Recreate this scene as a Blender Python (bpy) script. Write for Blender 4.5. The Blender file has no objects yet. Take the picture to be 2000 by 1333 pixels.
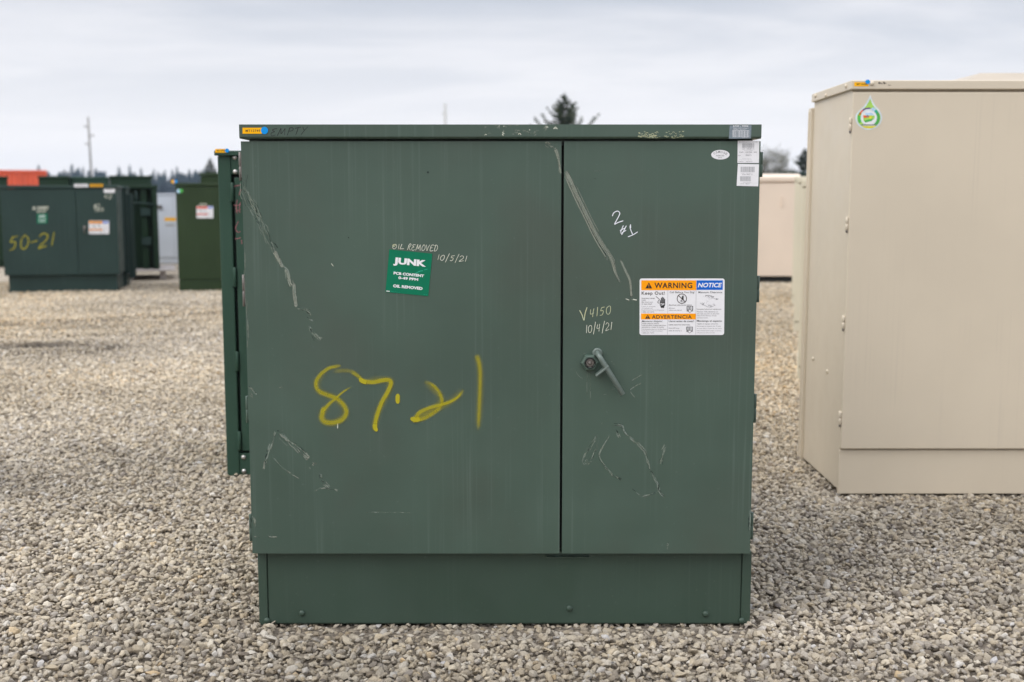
import bpy, bmesh, math, random
import numpy as np
from mathutils import Vector, Matrix

random.seed(7)
C = bpy.context.scene
R = math.radians

# ------------------------------------------------------------------ camera
FPX = 2300.0                    # focal length in photo pixels (2000 wide)
TILT = R(7.19)
CAMZ = 1.45
cam_data = bpy.data.cameras.new("camera")
cam = bpy.data.objects.new("camera", cam_data)
C.collection.objects.link(cam)
cam.location = (0, 0, CAMZ)
cam.rotation_euler = (R(90) - TILT, 0, 0)
cam_data.sensor_width = 36.0
cam_data.lens = 36.0 * FPX / 2000.0
cam_data.clip_start = 0.05
cam_data.clip_end = 4000
cam_data.dof.use_dof = True
cam_data.dof.focus_distance = 3.82
cam_data.dof.aperture_fstop = 2.8
C.camera = cam

# ------------------------------------------------------------------ world (overcast sky)
SUN_EL, SUN_AZ = R(48), R(240)      # azimuth clockwise from +Y: behind the camera, a little to the left
world = bpy.data.worlds.new("World")
C.world = world
world.use_nodes = True
wt = world.node_tree
wt.nodes.clear()


def wn(t, **kw):
    n = wt.nodes.new(t)
    for k, v in kw.items():
        setattr(n, k, v)
    return n


def wl(a, b):
    wt.links.new(a, b)


w_out = wn("ShaderNodeOutputWorld")
w_bg = wn("ShaderNodeBackground")
w_bg.inputs["Strength"].default_value = 0.1
w_sky = wn("ShaderNodeTexSky", sky_type='NISHITA')
w_sky.sun_disc = False
w_sky.sun_elevation = SUN_EL
w_sky.sun_rotation = SUN_AZ
w_tc = wn("ShaderNodeTexCoord")
w_sep = wn("ShaderNodeSeparateXYZ")
wl(w_tc.outputs["Generated"], w_sep.inputs[0])


def wmath(op, a, b=None, clamp=False):
    n = wn("ShaderNodeMath", operation=op)
    n.use_clamp = clamp
    for i, v in enumerate((a, b)):
        if v is None:
            continue
        if isinstance(v, (int, float)):
            n.inputs[i].default_value = v
        else:
            wl(v, n.inputs[i])
    return n.outputs[0]


w_z = wmath('MAXIMUM', w_sep.outputs[2], 0.0)
w_den = wmath('ADD', w_z, 0.10)
w_comb = wn("ShaderNodeCombineXYZ")
wl(wmath('DIVIDE', w_sep.outputs[0], w_den), w_comb.inputs[0])
wl(wmath('DIVIDE', w_sep.outputs[1], w_den), w_comb.inputs[1])
w_map = wn("ShaderNodeMapping")
w_map.inputs["Location"].default_value = (-4.4, 1.7, 0)
w_map.inputs["Rotation"].default_value = (0, 0, R(-18))
w_map.inputs["Scale"].default_value = (0.45, 0.7, 1.0)
wl(w_comb.outputs[0], w_map.inputs[0])
w_n1 = wn("ShaderNodeTexNoise")
w_n1.inputs["Scale"].default_value = 1.0
w_n1.inputs["Detail"].default_value = 7.0
w_n1.inputs["Roughness"].default_value = 0.55
w_n1.inputs["Distortion"].default_value = 0.35
wl(w_map.outputs[0], w_n1.inputs["Vector"])
w_rmp = wn("ShaderNodeValToRGB")
w_rmp.color_ramp.interpolation = 'EASE'
w_rmp.color_ramp.elements[0].position = 0.36
w_rmp.color_ramp.elements[0].color = (0.50, 0.54, 0.615, 1)
w_rmp.color_ramp.elements[1].position = 0.63
w_rmp.color_ramp.elements[1].color = (0.75, 0.758, 0.80, 1)
wl(w_n1.outputs[0], w_rmp.inputs[0])
w_hor = wn("ShaderNodeMapRange")          # brighter cloud low over the horizon
w_hor.inputs[1].default_value = 0.0
w_hor.inputs[2].default_value = 0.20
w_hor.inputs[3].default_value = 0.95
w_hor.inputs[4].default_value = 0.0
w_hor.interpolation_type = 'SMOOTHSTEP'
wl(w_z, w_hor.inputs[0])
w_mx = wn("ShaderNodeMix", data_type='RGBA')
wl(w_hor.outputs[0], w_mx.inputs[0])
wl(w_rmp.outputs[0], w_mx.inputs[6])
w_mx.inputs[7].default_value = (0.92, 0.91, 0.935, 1)
w_sc = wn("ShaderNodeVectorMath", operation='SCALE')
wl(w_mx.outputs[2], w_sc.inputs[0])
w_zen = wn("ShaderNodeMapRange")          # an overcast sky is brightest overhead
for i, v in enumerate((0.17, 0.85, 10.0, 29.0)):
    w_zen.inputs[i + 1].default_value = v
wl(w_z, w_zen.inputs[0])
wl(w_zen.outputs[0], w_sc.inputs["Scale"])
w_fin = wn("ShaderNodeMix", data_type='RGBA')
w_fin.inputs[0].default_value = 0.06
wl(w_sc.outputs[0], w_fin.inputs[6])
wl(w_sky.outputs[0], w_fin.inputs[7])
wl(w_fin.outputs[2], w_bg.inputs["Color"])
wl(w_bg.outputs[0], w_out.inputs[0])

sun_data = bpy.data.lights.new("sun", 'SUN')
sun_data.energy = 1.45
sun_data.angle = R(45)
sun_data.color = (1.0, 0.965, 0.91)
sun = bpy.data.objects.new("sun", sun_data)
C.collection.objects.link(sun)
sd = Vector((math.sin(SUN_AZ) * math.cos(SUN_EL), math.cos(SUN_AZ) * math.cos(SUN_EL), math.sin(SUN_EL)))
sun.rotation_euler = sd.to_track_quat('Z', 'Y').to_euler()
sun.location = (0, -5, 12)

C.view_settings.view_transform = 'Standard'
C.view_settings.look = 'None'
C.view_settings.exposure = 0.19
C.view_settings.gamma = 1.0
C.cycles.max_bounces = 8
C.cycles.transparent_max_bounces = 96


# ------------------------------------------------------------------ surveying helpers
def at(px, py, Y):
    """the point of the place seen at photo pixel (px, py) in the plane y = Y"""
    u, v = (px - 1000.0) / FPX, (666.5 - py) / FPX
    dy = math.cos(TILT) + v * math.sin(TILT)
    dz = -math.sin(TILT) + v * math.cos(TILT)
    k = Y / dy
    return Vector((u * k, Y, CAMZ + dz * k))


def ground_y(py):
    a = TILT + math.atan((py - 666.5) / FPX)
    return CAMZ / math.tan(a)


# ------------------------------------------------------------------ mesh builder
class MB:
    def __init__(self):
        self.v, self.f, self.m, self.s, self.c = [], [], [], [], {}

    def add(self, verts, faces, mat=0, smooth=False, cov=None):
        n = len(self.v)
        self.v += [tuple(p) for p in verts]
        self.f += [tuple(i + n for i in f) for f in faces]
        self.m += [mat] * len(faces)
        self.s += [smooth] * len(faces)
        if cov is not None:
            for i, c in enumerate(cov):
                self.c[n + i] = c
        return self

    def box(self, x0, x1, y0, y1, z0, z1, mat=0):
        v = [(x0, y0, z0), (x1, y0, z0), (x1, y1, z0), (x0, y1, z0), (x0, y0, z1), (x1, y0, z1), (x1, y1, z1), (x0, y1, z1)]
        f = [(0, 3, 2, 1), (4, 5, 6, 7), (0, 1, 5, 4), (1, 2, 6, 5), (2, 3, 7, 6), (3, 0, 4, 7)]
        return self.add(v, f, mat)

    def prism_x(self, prof, x0, x1, mat=0):
        """profile of (y, z) points, counter-clockwise seen from +x, run from x0 to x1"""
        n = len(prof)
        v = [(x0, y, z) for y, z in prof] + [(x1, y, z) for y, z in prof]
        f = [tuple(range(n - 1, -1, -1)), tuple(range(n, 2 * n))]
        f += [(i, (i + 1) % n, n + (i + 1) % n, n + i) for i in range(n)]
        return self.add(v, f, mat)

    def lathe(self, c, axis, prof, seg=16, mat=0, phase=0.0, smooth=True):
        """profile of (radius, height along axis)"""
        c, axis = Vector(c), Vector(axis).normalized()
        a = axis.orthogonal().normalized()
        b = axis.cross(a)
        v, f = [], []
        for r, h in prof:
            for k in range(seg):
                t = 2 * math.pi * k / seg + phase
                v.append(c + axis * h + (a * math.cos(t) + b * math.sin(t)) * r)
        for i in range(len(prof) - 1):
            for k in range(seg):
                k2 = (k + 1) % seg
                f.append((i * seg + k, i * seg + k2, (i + 1) * seg + k2, (i + 1) * seg + k))
        self.add(v, f, mat, smooth)
        n = len(self.v) - len(v)
        self.f.append(tuple(n + k for k in range(seg - 1, -1, -1)))
        self.f.append(tuple(n + (len(prof) - 1) * seg + k for k in range(seg)))
        self.m += [mat, mat]
        self.s += [False, False]
        return self

    def bolt(self, c, axis, r, mat=0, seg=12):
        return self.lathe(c, axis, [(r * 1.0, 0), (r * .97, r * .22), (r * .78, r * .5), (r * .42, r * .68), (r * .05, r * .73)], seg, mat)

    def tube(self, pts, r, seg=10, mat=0, taper=None):
        pts = [Vector(p) for p in pts]
        v, f = [], []
        up = None
        for i, p in enumerate(pts):
            d = (pts[min(i + 1, len(pts) - 1)] - pts[max(i - 1, 0)]).normalized()
            if up is None:
                up = d.orthogonal().normalized()
            up = (up - d * up.dot(d)).normalized()
            sx = d.cross(up)
            rr = r if taper is None else r * taper[i]
            for k in range(seg):
                t = 2 * math.pi * k / seg
                v.append(p + (up * math.cos(t) + sx * math.sin(t)) * rr)
        for i in range(len(pts) - 1):
            for k in range(seg):
                k2 = (k + 1) % seg
                f.append((i * seg + k, i * seg + k2, (i + 1) * seg + k2, (i + 1) * seg + k))
        self.add(v, f, mat, True)
        n = len(self.v) - len(v)
        self.f.append(tuple(n + k for k in range(seg - 1, -1, -1)))
        self.f.append(tuple(n + (len(pts) - 1) * seg + k for k in range(seg)))
        self.m += [mat, mat]
        self.s += [False, False]
        return self

    def build(self, name, mats, parent=None, bevel=0.0, seg=2):
        me = bpy.data.meshes.new(name)
        me.from_pydata(self.v, [], self.f)
        if not isinstance(mats, (list, tuple)):
            mats = [mats]
        for m in mats:
            me.materials.append(m)
        me.polygons.foreach_set("material_index", self.m)
        me.polygons.foreach_set("use_smooth", self.s)
        if self.c:
            at_ = me.attributes.new("cov", 'FLOAT', 'POINT')
            at_.data.foreach_set("value", [self.c.get(i, 1.0) for i in range(len(self.v))])
        me.update()
        o = bpy.data.objects.new(name, me)
        C.collection.objects.link(o)
        if parent is not None:
            o.parent = parent
        if bevel > 0:
            b = o.modifiers.new("edge", 'BEVEL')
            b.width = bevel
            b.segments = seg
            b.limit_method = 'ANGLE'
            b.angle_limit = R(40)
            b.harden_normals = False
        return o


def tag(o, label=None, cat=None, group=None, kind=None):
    for k, v in (("label", label), ("category", cat), ("group", group), ("kind", kind)):
        if v:
            o[k] = v
    return o


def thing(name, label, cat, loc, rz=0.0, group=None):
    o = bpy.data.objects.new(name, None)
    o.empty_display_size = 0.2
    o.location = loc
    o.rotation_euler = (0, 0, rz)
    C.collection.objects.link(o)
    return tag(o, label, cat, group)


# ------------------------------------------------------------------ materials
class NT:
    def __init__(self, name):
        self.mat = bpy.data.materials.new(name)
        self.mat.use_nodes = True
        self.t = self.mat.node_tree
        self.t.nodes.clear()
        self.out = self.n("ShaderNodeOutputMaterial")
        self.p = self.n("ShaderNodeBsdfPrincipled")
        self.l(self.p.outputs[0], self.out.inputs[0])

    def n(self, t, **kw):
        x = self.t.nodes.new(t)
        for k, v in kw.items():
            setattr(x, k, v)
        return x

    def l(self, a, b):
        self.t.links.new(a, b)

    def coords(self, scale=(1, 1, 1), kind="Object", loc=(0, 0, 0)):
        tc = self.n("ShaderNodeTexCoord")
        mp = self.n("ShaderNodeMapping")
        mp.inputs["Scale"].default_value = scale
        mp.inputs["Location"].default_value = loc
        self.l(tc.outputs[kind], mp.inputs[0])
        return mp.outputs[0]

    def noise(self, vec, scale=1.0, detail=4.0, rough=0.55, dist=0.0):
        x = self.n("ShaderNodeTexNoise")
        x.inputs["Scale"].default_value = scale
        x.inputs["Detail"].default_value = detail
        x.inputs["Roughness"].default_value = rough
        x.inputs["Distortion"].default_value = dist
        if vec is not None:
            self.l(vec, x.inputs["Vector"])
        return x.outputs[0]

    def rng(self, val, a, b, c, d, smooth=True):
        x = self.n("ShaderNodeMapRange")
        if smooth:
            x.interpolation_type = 'SMOOTHSTEP'
        for i, v in enumerate((a, b, c, d)):
            x.inputs[i + 1].default_value = v
        self.l(val, x.inputs[0])
        return x.outputs[0]

    def math(self, op, a, b):
        x = self.n("ShaderNodeMath", operation=op)
        for i, v in enumerate((a, b)):
            if isinstance(v, (int, float)):
                x.inputs[i].default_value = v
            else:
                self.l(v, x.inputs[i])
        return x.outputs[0]

    def mix(self, fac, a, b, blend='MIX'):
        x = self.n("ShaderNodeMix", data_type='RGBA', blend_type=blend)
        for sock, v in ((x.inputs[0], fac), (x.inputs[6], a), (x.inputs[7], b)):
            if isinstance(v, (int, float)):
                sock.default_value = v
            elif isinstance(v, tuple):
                sock.default_value = v if len(v) == 4 else (*v, 1)
            else:
                self.l(v, sock)
        return x.outputs[2]

    def bump(self, h, strength=0.2, dist=0.01):
        b = self.n("ShaderNodeBump")
        b.inputs["Strength"].default_value = strength
        b.inputs["Distance"].default_value = dist
        self.l(h, b.inputs["Height"])
        self.l(b.outputs[0], self.p.inputs["Normal"])


def plain(name, rgb, rough=0.5, metal=0.0, var=0.12, scale=30.0, spec=0.5):
    t = NT(name)
    n = t.noise(t.coords(), scale, 3)
    t.l(t.mix(t.rng(n, .3, .7, 0, 1), tuple(c * (1 - var) for c in rgb), tuple(min(1, c * (1 + var)) for c in rgb)), t.p.inputs["Base Color"])
    t.p.inputs["Roughness"].default_value = rough
    t.p.inputs["Metallic"].default_value = metal
    t.p.inputs["Specular IOR Level"].default_value = spec
    return t.mat


def paint(name, rgb, streak, rough=0.42, streak_amt=0.35, blotch=0.10, seed=0.0, warm=None, spec=0.5):
    """weathered sheet-metal paint: blotches, rain streaks, fine orange peel, slightly dished panels"""
    t = NT(name)
    big = t.noise(t.coords((1.0, 1.0, 1.0), loc=(seed, seed, 0)), 1.6, 4)
    col = t.mix(t.rng(big, .3, .7, 0, 1), tuple(c * (1 - blotch) for c in rgb), tuple(c * (1 + blotch) for c in rgb))
    if warm:
        wb = t.noise(t.coords((1.0, 1.0, .8), loc=(seed + 9, 3, 1)), 2.3, 3)
        col = t.mix(t.rng(wb, .45, .72, 0, .55), col, warm)
    st = t.noise(t.coords((95, 95, 1.1), loc=(seed, 0, 0)), 1.0, 3, .6)
    env = t.noise(t.coords((4.5, 4.5, 1.5), loc=(0, 2, seed)), 1.0, 2, .5)
    fac = t.math('MULTIPLY', t.rng(st, .52, .74, 0, streak_amt), t.rng(env, .42, .62, 0, 1))
    col = t.mix(fac, col, streak)
    fine = t.noise(t.coords(), 260, 2)
    t.p.inputs["Specular IOR Level"].default_value = spec
    speck = t.noise(t.coords(), 70, 2)
    col = t.mix(t.rng(speck, .69, .74, 0, .22), col, streak)
    t.l(col, t.p.inputs["Base Color"])
    rn = t.noise(t.coords((1, 1, 1)), 6, 4)
    t.l(t.rng(rn, .3, .7, rough - .06, rough + .1), t.p.inputs["Roughness"])
    h = t.math('ADD', t.math('MULTIPLY', fine, .03), t.math('MULTIPLY', t.noise(t.coords((1, 1, .7), loc=(seed, 0, 5)), 2.2, 1), 1.0))
    t.bump(h, .22, .012)
    return t.mat


def feather(name, rgb, rgb2=None, rough=0.6, lo=0.0, hi=0.6, grain=140.0, grain_amt=0.6, opacity=1.0, stretch=(1, 1, 1)):
    """paint, chalk or a scuff rubbed onto a panel: coverage per vertex, broken up by grain"""
    t = NT(name)
    a = t.n("ShaderNodeAttribute", attribute_name="cov")
    g = t.noise(t.coords(stretch), grain, 3)
    cov = t.rng(t.math('SUBTRACT', a.outputs["Fac"], t.math('MULTIPLY', t.rng(g, .3, .7, 0, 1), grain_amt)), lo, hi, 0, opacity)
    t.l(t.mix(t.rng(g, .3, .7, 0, 1), rgb, rgb2 or rgb), t.p.inputs["Base Color"])
    t.p.inputs["Roughness"].default_value = rough
    t.p.inputs["Specular IOR Level"].default_value = .3
    tr = t.n("ShaderNodeBsdfTransparent")
    mx = t.n("ShaderNodeMixShader")
    t.l(cov, mx.inputs[0])
    t.l(tr.outputs[0], mx.inputs[1])
    t.l(t.p.outputs[0], mx.inputs[2])
    t.l(mx.outputs[0], t.out.inputs[0])
    return t.mat


M = {}
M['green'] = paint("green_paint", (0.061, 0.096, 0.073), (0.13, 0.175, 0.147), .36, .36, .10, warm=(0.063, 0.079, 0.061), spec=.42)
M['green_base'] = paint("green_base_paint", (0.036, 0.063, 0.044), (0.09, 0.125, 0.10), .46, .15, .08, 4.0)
M['handle'] = paint("worn_handle_paint", (0.125, 0.158, 0.138), (0.25, 0.27, 0.25), .30, .5, .15, 3.0)
M['forest'] = paint("forest_green_paint", (0.031, 0.068, 0.046), (0.11, 0.15, 0.12), .40, .2, .08, 2.0, spec=.22)
M['olive'] = paint("olive_green_paint", (0.022, 0.040, 0.015), (0.11, 0.14, 0.08), .45, .2, .08, 6.0, spec=.22)
M['slate'] = paint("slate_green_paint", (0.025, 0.047, 0.041), (0.12, 0.15, 0.14), .42, .2, .08, 8.0, spec=.22)
M['deep'] = paint("deep_green_paint", (0.014, 0.034, 0.018), (0.07, 0.10, 0.07), .42, .15, .08, 11.0, spec=.22)
M['beige'] = paint("beige_paint", (0.625, 0.54, 0.415), (0.50, 0.43, 0.34), .42, .25, .03, 3.0)
M['roof'] = paint("darkened_roof_paint", (0.40, 0.34, 0.265), (0.3, 0.26, 0.2), .5, .2, .05, 7.0)  # beige darkened to offset the bright light from overhead
M['beige_far'] = paint("pinkish_beige_paint", (0.70, 0.585, 0.475), (0.6, 0.5, 0.4), .5, .2, .03, 5.0)
M['beige_cool'] = paint("greenish_beige_paint", (0.60, 0.55, 0.42), (0.5, 0.46, 0.36), .5, .2, .03, 5.0)
M['pale'] = paint("pale_grey_paint", (0.56, 0.60, 0.66), (0.5, 0.52, 0.55), .45, .2, .03, 5.0)
M['orange_box'] = paint("orange_red_paint", (0.62, 0.095, 0.04), (0.5, 0.16, 0.1), .5, .2, .08, 5.0)
M['steel'] = plain("bare_steel", (0.55, 0.53, 0.5), .35, .9, .15, 60)
M['dull_steel'] = plain("tarnished_steel", (0.20, 0.18, 0.165), .45, .7, .2, 200)
M['near_black'] = plain("near_black_fill", (0.012, 0.014, 0.013), .8)  # near-black fill for the shaded gaps at doors and skids
M['white'] = plain("label_white", (0.80, 0.79, 0.80), .45, 0, .02, 40)
M['white2'] = plain("sign_white", (0.76, 0.75, 0.76), .35, 0, .02, 40)
M['orange'] = plain("sign_orange", (0.98, 0.35, 0.002), .5, 0, .03, 30, .2)
M['blue'] = plain("sign_blue", (0.005, 0.12, 0.56), .5, 0, .03, 30, .2)
M['black'] = plain("ink_black", (0.012, 0.012, 0.012), .5)
M['brown'] = plain("ink_brown_black", (0.045, 0.028, 0.02), .5)
M['grey'] = plain("ink_grey", (0.22, 0.21, 0.22), .6)
M['lightgrey'] = plain("ink_light_grey", (0.40, 0.40, 0.41), .6)
M['yellow'] = plain("tag_yellow", (0.92, 0.45, 0.002), .5, 0, .03, 30, .2)
M['cyan'] = plain("dot_blue", (0.003, 0.28, 0.72), .5, 0, .03, 30, .2)
M['junk'] = plain("sticker_green", (0.002, 0.165, 0.082), .5, 0, .04, 30, .18)
M['mint'] = plain("sticker_wear_green", (0.01, 0.36, 0.22), .4)
M['foil'] = plain("clear_label_film", (0.19, 0.235, 0.265), .25, 0, .12, 60)
M['lime'] = plain("droplet_lime", (0.36, 0.62, 0.10), .4)
M['leafg'] = plain("droplet_green", (0.07, 0.42, 0.07), .4)
M['red'] = plain("droplet_red", (0.80, 0.08, 0.02), .4)
M['purple'] = plain("droplet_purple", (0.09, 0.02, 0.17), .4)
M['skyb'] = plain("droplet_pale_blue", (0.42, 0.60, 0.80), .4)
M['dyellow'] = plain("droplet_yellow", (0.75, 0.68, 0.02), .4)
M['drop_edge'] = plain("droplet_edge", (0.66, 0.72, 0.74), .4)
M['spray'] = feather("yellow_spray_paint", (0.45, 0.40, 0.02), (0.52, 0.44, 0.012), .5, 0.0, 1.3, 60, .12)
M['spray_dull'] = feather("dull_yellow_spray", (0.36, 0.33, 0.03), (0.42, 0.36, 0.02), .5, 0.0, 1.0, 9, .3, .8)
M['mist'] = feather("yellow_overspray", (0.40, 0.37, 0.03), (0.46, 0.40, 0.03), .5, 0.0, 1.0, 500, .25, .28)
M['chalk'] = feather("chalk_paint_marker", (0.66, 0.68, 0.60), (0.62, 0.62, 0.46), .6, 0.0, .5, 220, .25)
M['chalk_white'] = feather("white_paint_marker", (0.78, 0.80, 0.84), None, .5, 0.0, .4, 220, .1)
M['chalk_yellow'] = feather("yellow_grease_pencil", (0.52, 0.50, 0.27), (0.48, 0.55, 0.40), .6, 0.0, .5, 260, .30)
M['marker'] = feather("dark_marker", (0.028, 0.020, 0.022), None, .5, 0.0, .5, 200, .3, .85)
M['pink'] = feather("pink_grease_pencil", (0.40, 0.16, 0.17), (0.30, 0.12, 0.13), .6, 0.0, .7, 160, .5, .75)
M['scuff'] = feather("scuffed_paint", (0.22, 0.27, 0.23), (0.29, 0.32, 0.24), .7, 0.0, .55, 60, .6, .72, (1, 1, .35))
M['rub'] = feather("rubbed_paint", (0.22, 0.25, 0.205), (0.28, 0.295, 0.235), .7, 0.0, .6, 45, .25, .85, (1, 1, .3))
M['gouge'] = feather("dark_scratch", (0.035, 0.055, 0.045), None, .7, 0.0, .7, 60, .6, .8)


# ------------------------------------------------------------------ flat artwork: a frame on a panel in which labels are drawn
_text_cache = {}


def text_shape(body, bold=0.0, shear=0.0, track=1.0):
    key = (body, bold, shear, track)
    if key in _text_cache:
        return _text_cache[key]
    cu = bpy.data.curves.new("lettering", 'FONT')
    cu.body = body
    cu.size = 1.0
    cu.offset = bold
    cu.shear = shear
    cu.space_character = track
    cu.fill_mode = 'FRONT'
    cu.resolution_u = 3
    o = bpy.data.objects.new("lettering", cu)
    C.collection.objects.link(o)
    dg = bpy.context.evaluated_depsgraph_get()
    me = o.evaluated_get(dg).to_mesh()
    v = [(p.co.x, p.co.y) for p in me.vertices]
    f = [tuple(p.vertices) for p in me.polygons]
    o.evaluated_get(dg).to_mesh_clear()
    bpy.data.objects.remove(o)
    bpy.data.curves.remove(cu)
    xs, ys = [p[0] for p in v], [p[1] for p in v]
    x0, x1, y0, y1 = min(xs), max(xs), min(ys), max(ys)
    v = [((x - x0) / (x1 - x0), (y1 - y) / (y1 - y0)) for x, y in v]
    _text_cache[key] = (v, f)
    return v, f


def smooth_path(pts, n=6):
    if len(pts) < 3:
        (a, b), (c, d) = pts[0], pts[-1]
        return [(a + (c - a) * i / n, b + (d - b) * i / n) for i in range(n + 1)]
    P = [pts[0]] + list(pts) + [pts[-1]]
    out = []
    for i in range(1, len(P) - 2):
        p0, p1, p2, p3 = P[i - 1], P[i], P[i + 1], P[i + 2]
        for k in range(n):
            t = k / n
            out.append(tuple(.5 * ((2 * p1[j]) + (-p0[j] + p2[j]) * t + (2 * p0[j] - 5 * p1[j] + 4 * p2[j] - p3[j]) * t * t
                                   + (-p0[j] + 3 * p1[j] - 3 * p2[j] + p3[j]) * t ** 3) for j in (0, 1)))
    out.append(tuple(pts[-1]))
    return out


class Sheet:
    """drawing frame: origin, the step for one unit right, the step for one unit down, outward normal"""
    STEP = 0.00022

    def __init__(self, mb, O, e1, e2, N, base=0.0006):
        self.mb, self.O, self.e1, self.e2, self.N, self.base = mb, Vector(O), Vector(e1), Vector(e2), Vector(N).normalized(), base

    def p(self, a, b, l=0.0):
        return self.O + self.e1 * a + self.e2 * b + self.N * (self.base + self.STEP * l)

    def poly(self, pts, l, mat):
        # keep the face turned outward
        ar = sum(pts[i][0] * pts[(i + 1) % len(pts)][1] - pts[(i + 1) % len(pts)][0] * pts[i][1] for i in range(len(pts)))
        if ar > 0:
            pts = pts[::-1]
        self.mb.add([self.p(a, b, l) for a, b in pts], [tuple(range(len(pts)))], mat)

    def rect(self, x0, y0, x1, y1, l, mat, r=0.0):
        if r <= 0:
            return self.poly([(x0, y0), (x1, y0), (x1, y1), (x0, y1)], l, mat)
        pts = []
        for cx, cy, a0 in ((x1 - r, y0 + r, -90), (x1 - r, y1 - r, 0), (x0 + r, y1 - r, 90), (x0 + r, y0 + r, 180)):
            for k in range(5):
                t = R(a0 + 90 * k / 4)
                pts.append((cx + r * math.cos(t), cy + r * math.sin(t)))
        self.poly(pts, l, mat)

    def ellipse(self, cx, cy, rx, ry, l, mat, n=28):
        self.poly([(cx + rx * math.cos(2 * math.pi * k / n), cy + ry * math.sin(2 * math.pi * k / n)) for k in range(n)], l, mat)

    def ring(self, cx, cy, r0, r1, l, mat, n=28, a0=0, a1=360):
        v, f = [], []
        for k in range(n + 1):
            t = R(a0 + (a1 - a0) * k / n)
            v += [self.p(cx + r0 * math.cos(t), cy + r0 * math.sin(t), l), self.p(cx + r1 * math.cos(t), cy + r1 * math.sin(t), l)]
        f = [(2 * k, 2 * k + 2, 2 * k + 3, 2 * k + 1) for k in range(n)]
        self.mb.add(v, f, mat)

    def text(self, body, x0, y0, x1, y1, l, mat, bold=0.0, shear=0.0, track=1.0):
        v, f = text_shape(body, bold, shear, track)
        self.mb.add([self.p(x0 + a * (x1 - x0), y0 + b * (y1 - y0), l) for a, b in v], f, mat)

    def line(self, pts, w, l, mat):
        for (a, b), (c, d) in zip(pts, pts[1:]):
            L = math.hypot(c - a, d - b) or 1
            nx, ny = -(d - b) / L * w / 2, (c - a) / L * w / 2
            self.poly([(a + nx, b + ny), (c + nx, d + ny), (c - nx, d - ny), (a - nx, b - ny)], l, mat)

    def stroke(self, pts, w, l, mat, n=6, ends=(0.5, 0.5), amt=1.0, core=0.45, width=None, lift=1.0):
        """a soft-edged rub of paint or chalk along a path"""
        P = smooth_path(pts, n)
        N = len(P)
        W = [w / 2 * (1 if width is None else width[0] + (width[1] - width[0]) * i / (N - 1)) for i in range(N)]
        for end in (0, 1):                      # rounded blobs where the can or marker was set down
            if ends[end] >= .6:
                (ax, ay), (bx, by), r = (P[0], P[1], W[0]) if end == 0 else (P[-1], P[-2], W[-1])
                L = math.hypot(ax - bx, ay - by) or 1
                cap = [((ax + (ax - bx) / L * r * q, ay + (ay - by) / L * r * q), r * math.sqrt(1 - q * q)) for q in (.35, .65, .87, .97)]
                if end == 0:
                    P, W = [q[0] for q in cap[::-1]] + P, [q[1] for q in cap[::-1]] + W
                else:
                    P, W = P + [q[0] for q in cap], W + [q[1] for q in cap]
        N = len(P)
        v, f, c = [], [], []
        for i, (a, b) in enumerate(P):
            q0, q1 = P[max(i - 1, 0)], P[min(i + 1, N - 1)]
            dx, dy = q1[0] - q0[0], q1[1] - q0[1]
            L = math.hypot(dx, dy) or 1
            nx, ny = -dy / L, dx / L
            t = i / (N - 1)
            e = min(1.0, ends[0] + t * 6, ends[1] + (1 - t) * 6)
            ww = W[i]
            for k, cc in ((-1, 0), (-core, 1), (core, 1), (1, 0)):
                v.append(self.p(a + nx * ww * k, b + ny * ww * k, l + lift * t))
                c.append(cc * e * amt)
        for i in range(N - 1):
            for k in range(3):
                f.append((i * 4 + k, i * 4 + k + 1, i * 4 + 5 + k, i * 4 + 4 + k))
        self.mb.add(v, f, mat, False, c)

    def bundle(self, path, spread, count, w, l, mats, rnd, part=(.15, .5), amt=(.5, 1.0)):
        """many fine scratches running along one path"""
        P = smooth_path(path, 8)
        N = len(P)
        for q in range(count):
            a = rnd.random()
            ln = rnd.uniform(*part)
            i0, i1 = int(a * N * (1 - ln * .6)), 0
            i1 = min(N - 1, i0 + max(3, int(ln * N)))
            if i1 - i0 < 2:
                continue
            off = rnd.gauss(0, spread * .45)
            drift = rnd.gauss(0, spread * .25)
            seg = []
            st = max(1, (i1 - i0) // 5)
            for i in range(i0, i1 + 1, st):
                a_, b_ = P[i]
                q0, q1 = P[max(i - 1, 0)], P[min(i + 1, N - 1)]
                dx, dy = q1[0] - q0[0], q1[1] - q0[1]
                L = math.hypot(dx, dy) or 1
                t = (i - i0) / max(1, i1 - i0)
                o = off + drift * t + rnd.gauss(0, spread * .08)
                seg.append((a_ - dy / L * o, b_ + dx / L * o))
            if len(seg) >= 2:
                self.stroke(seg, w * rnd.uniform(.6, 1.5), l + q * .12, rnd.choice(mats), 3, (.1, .1), rnd.uniform(*amt), .3)


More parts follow.
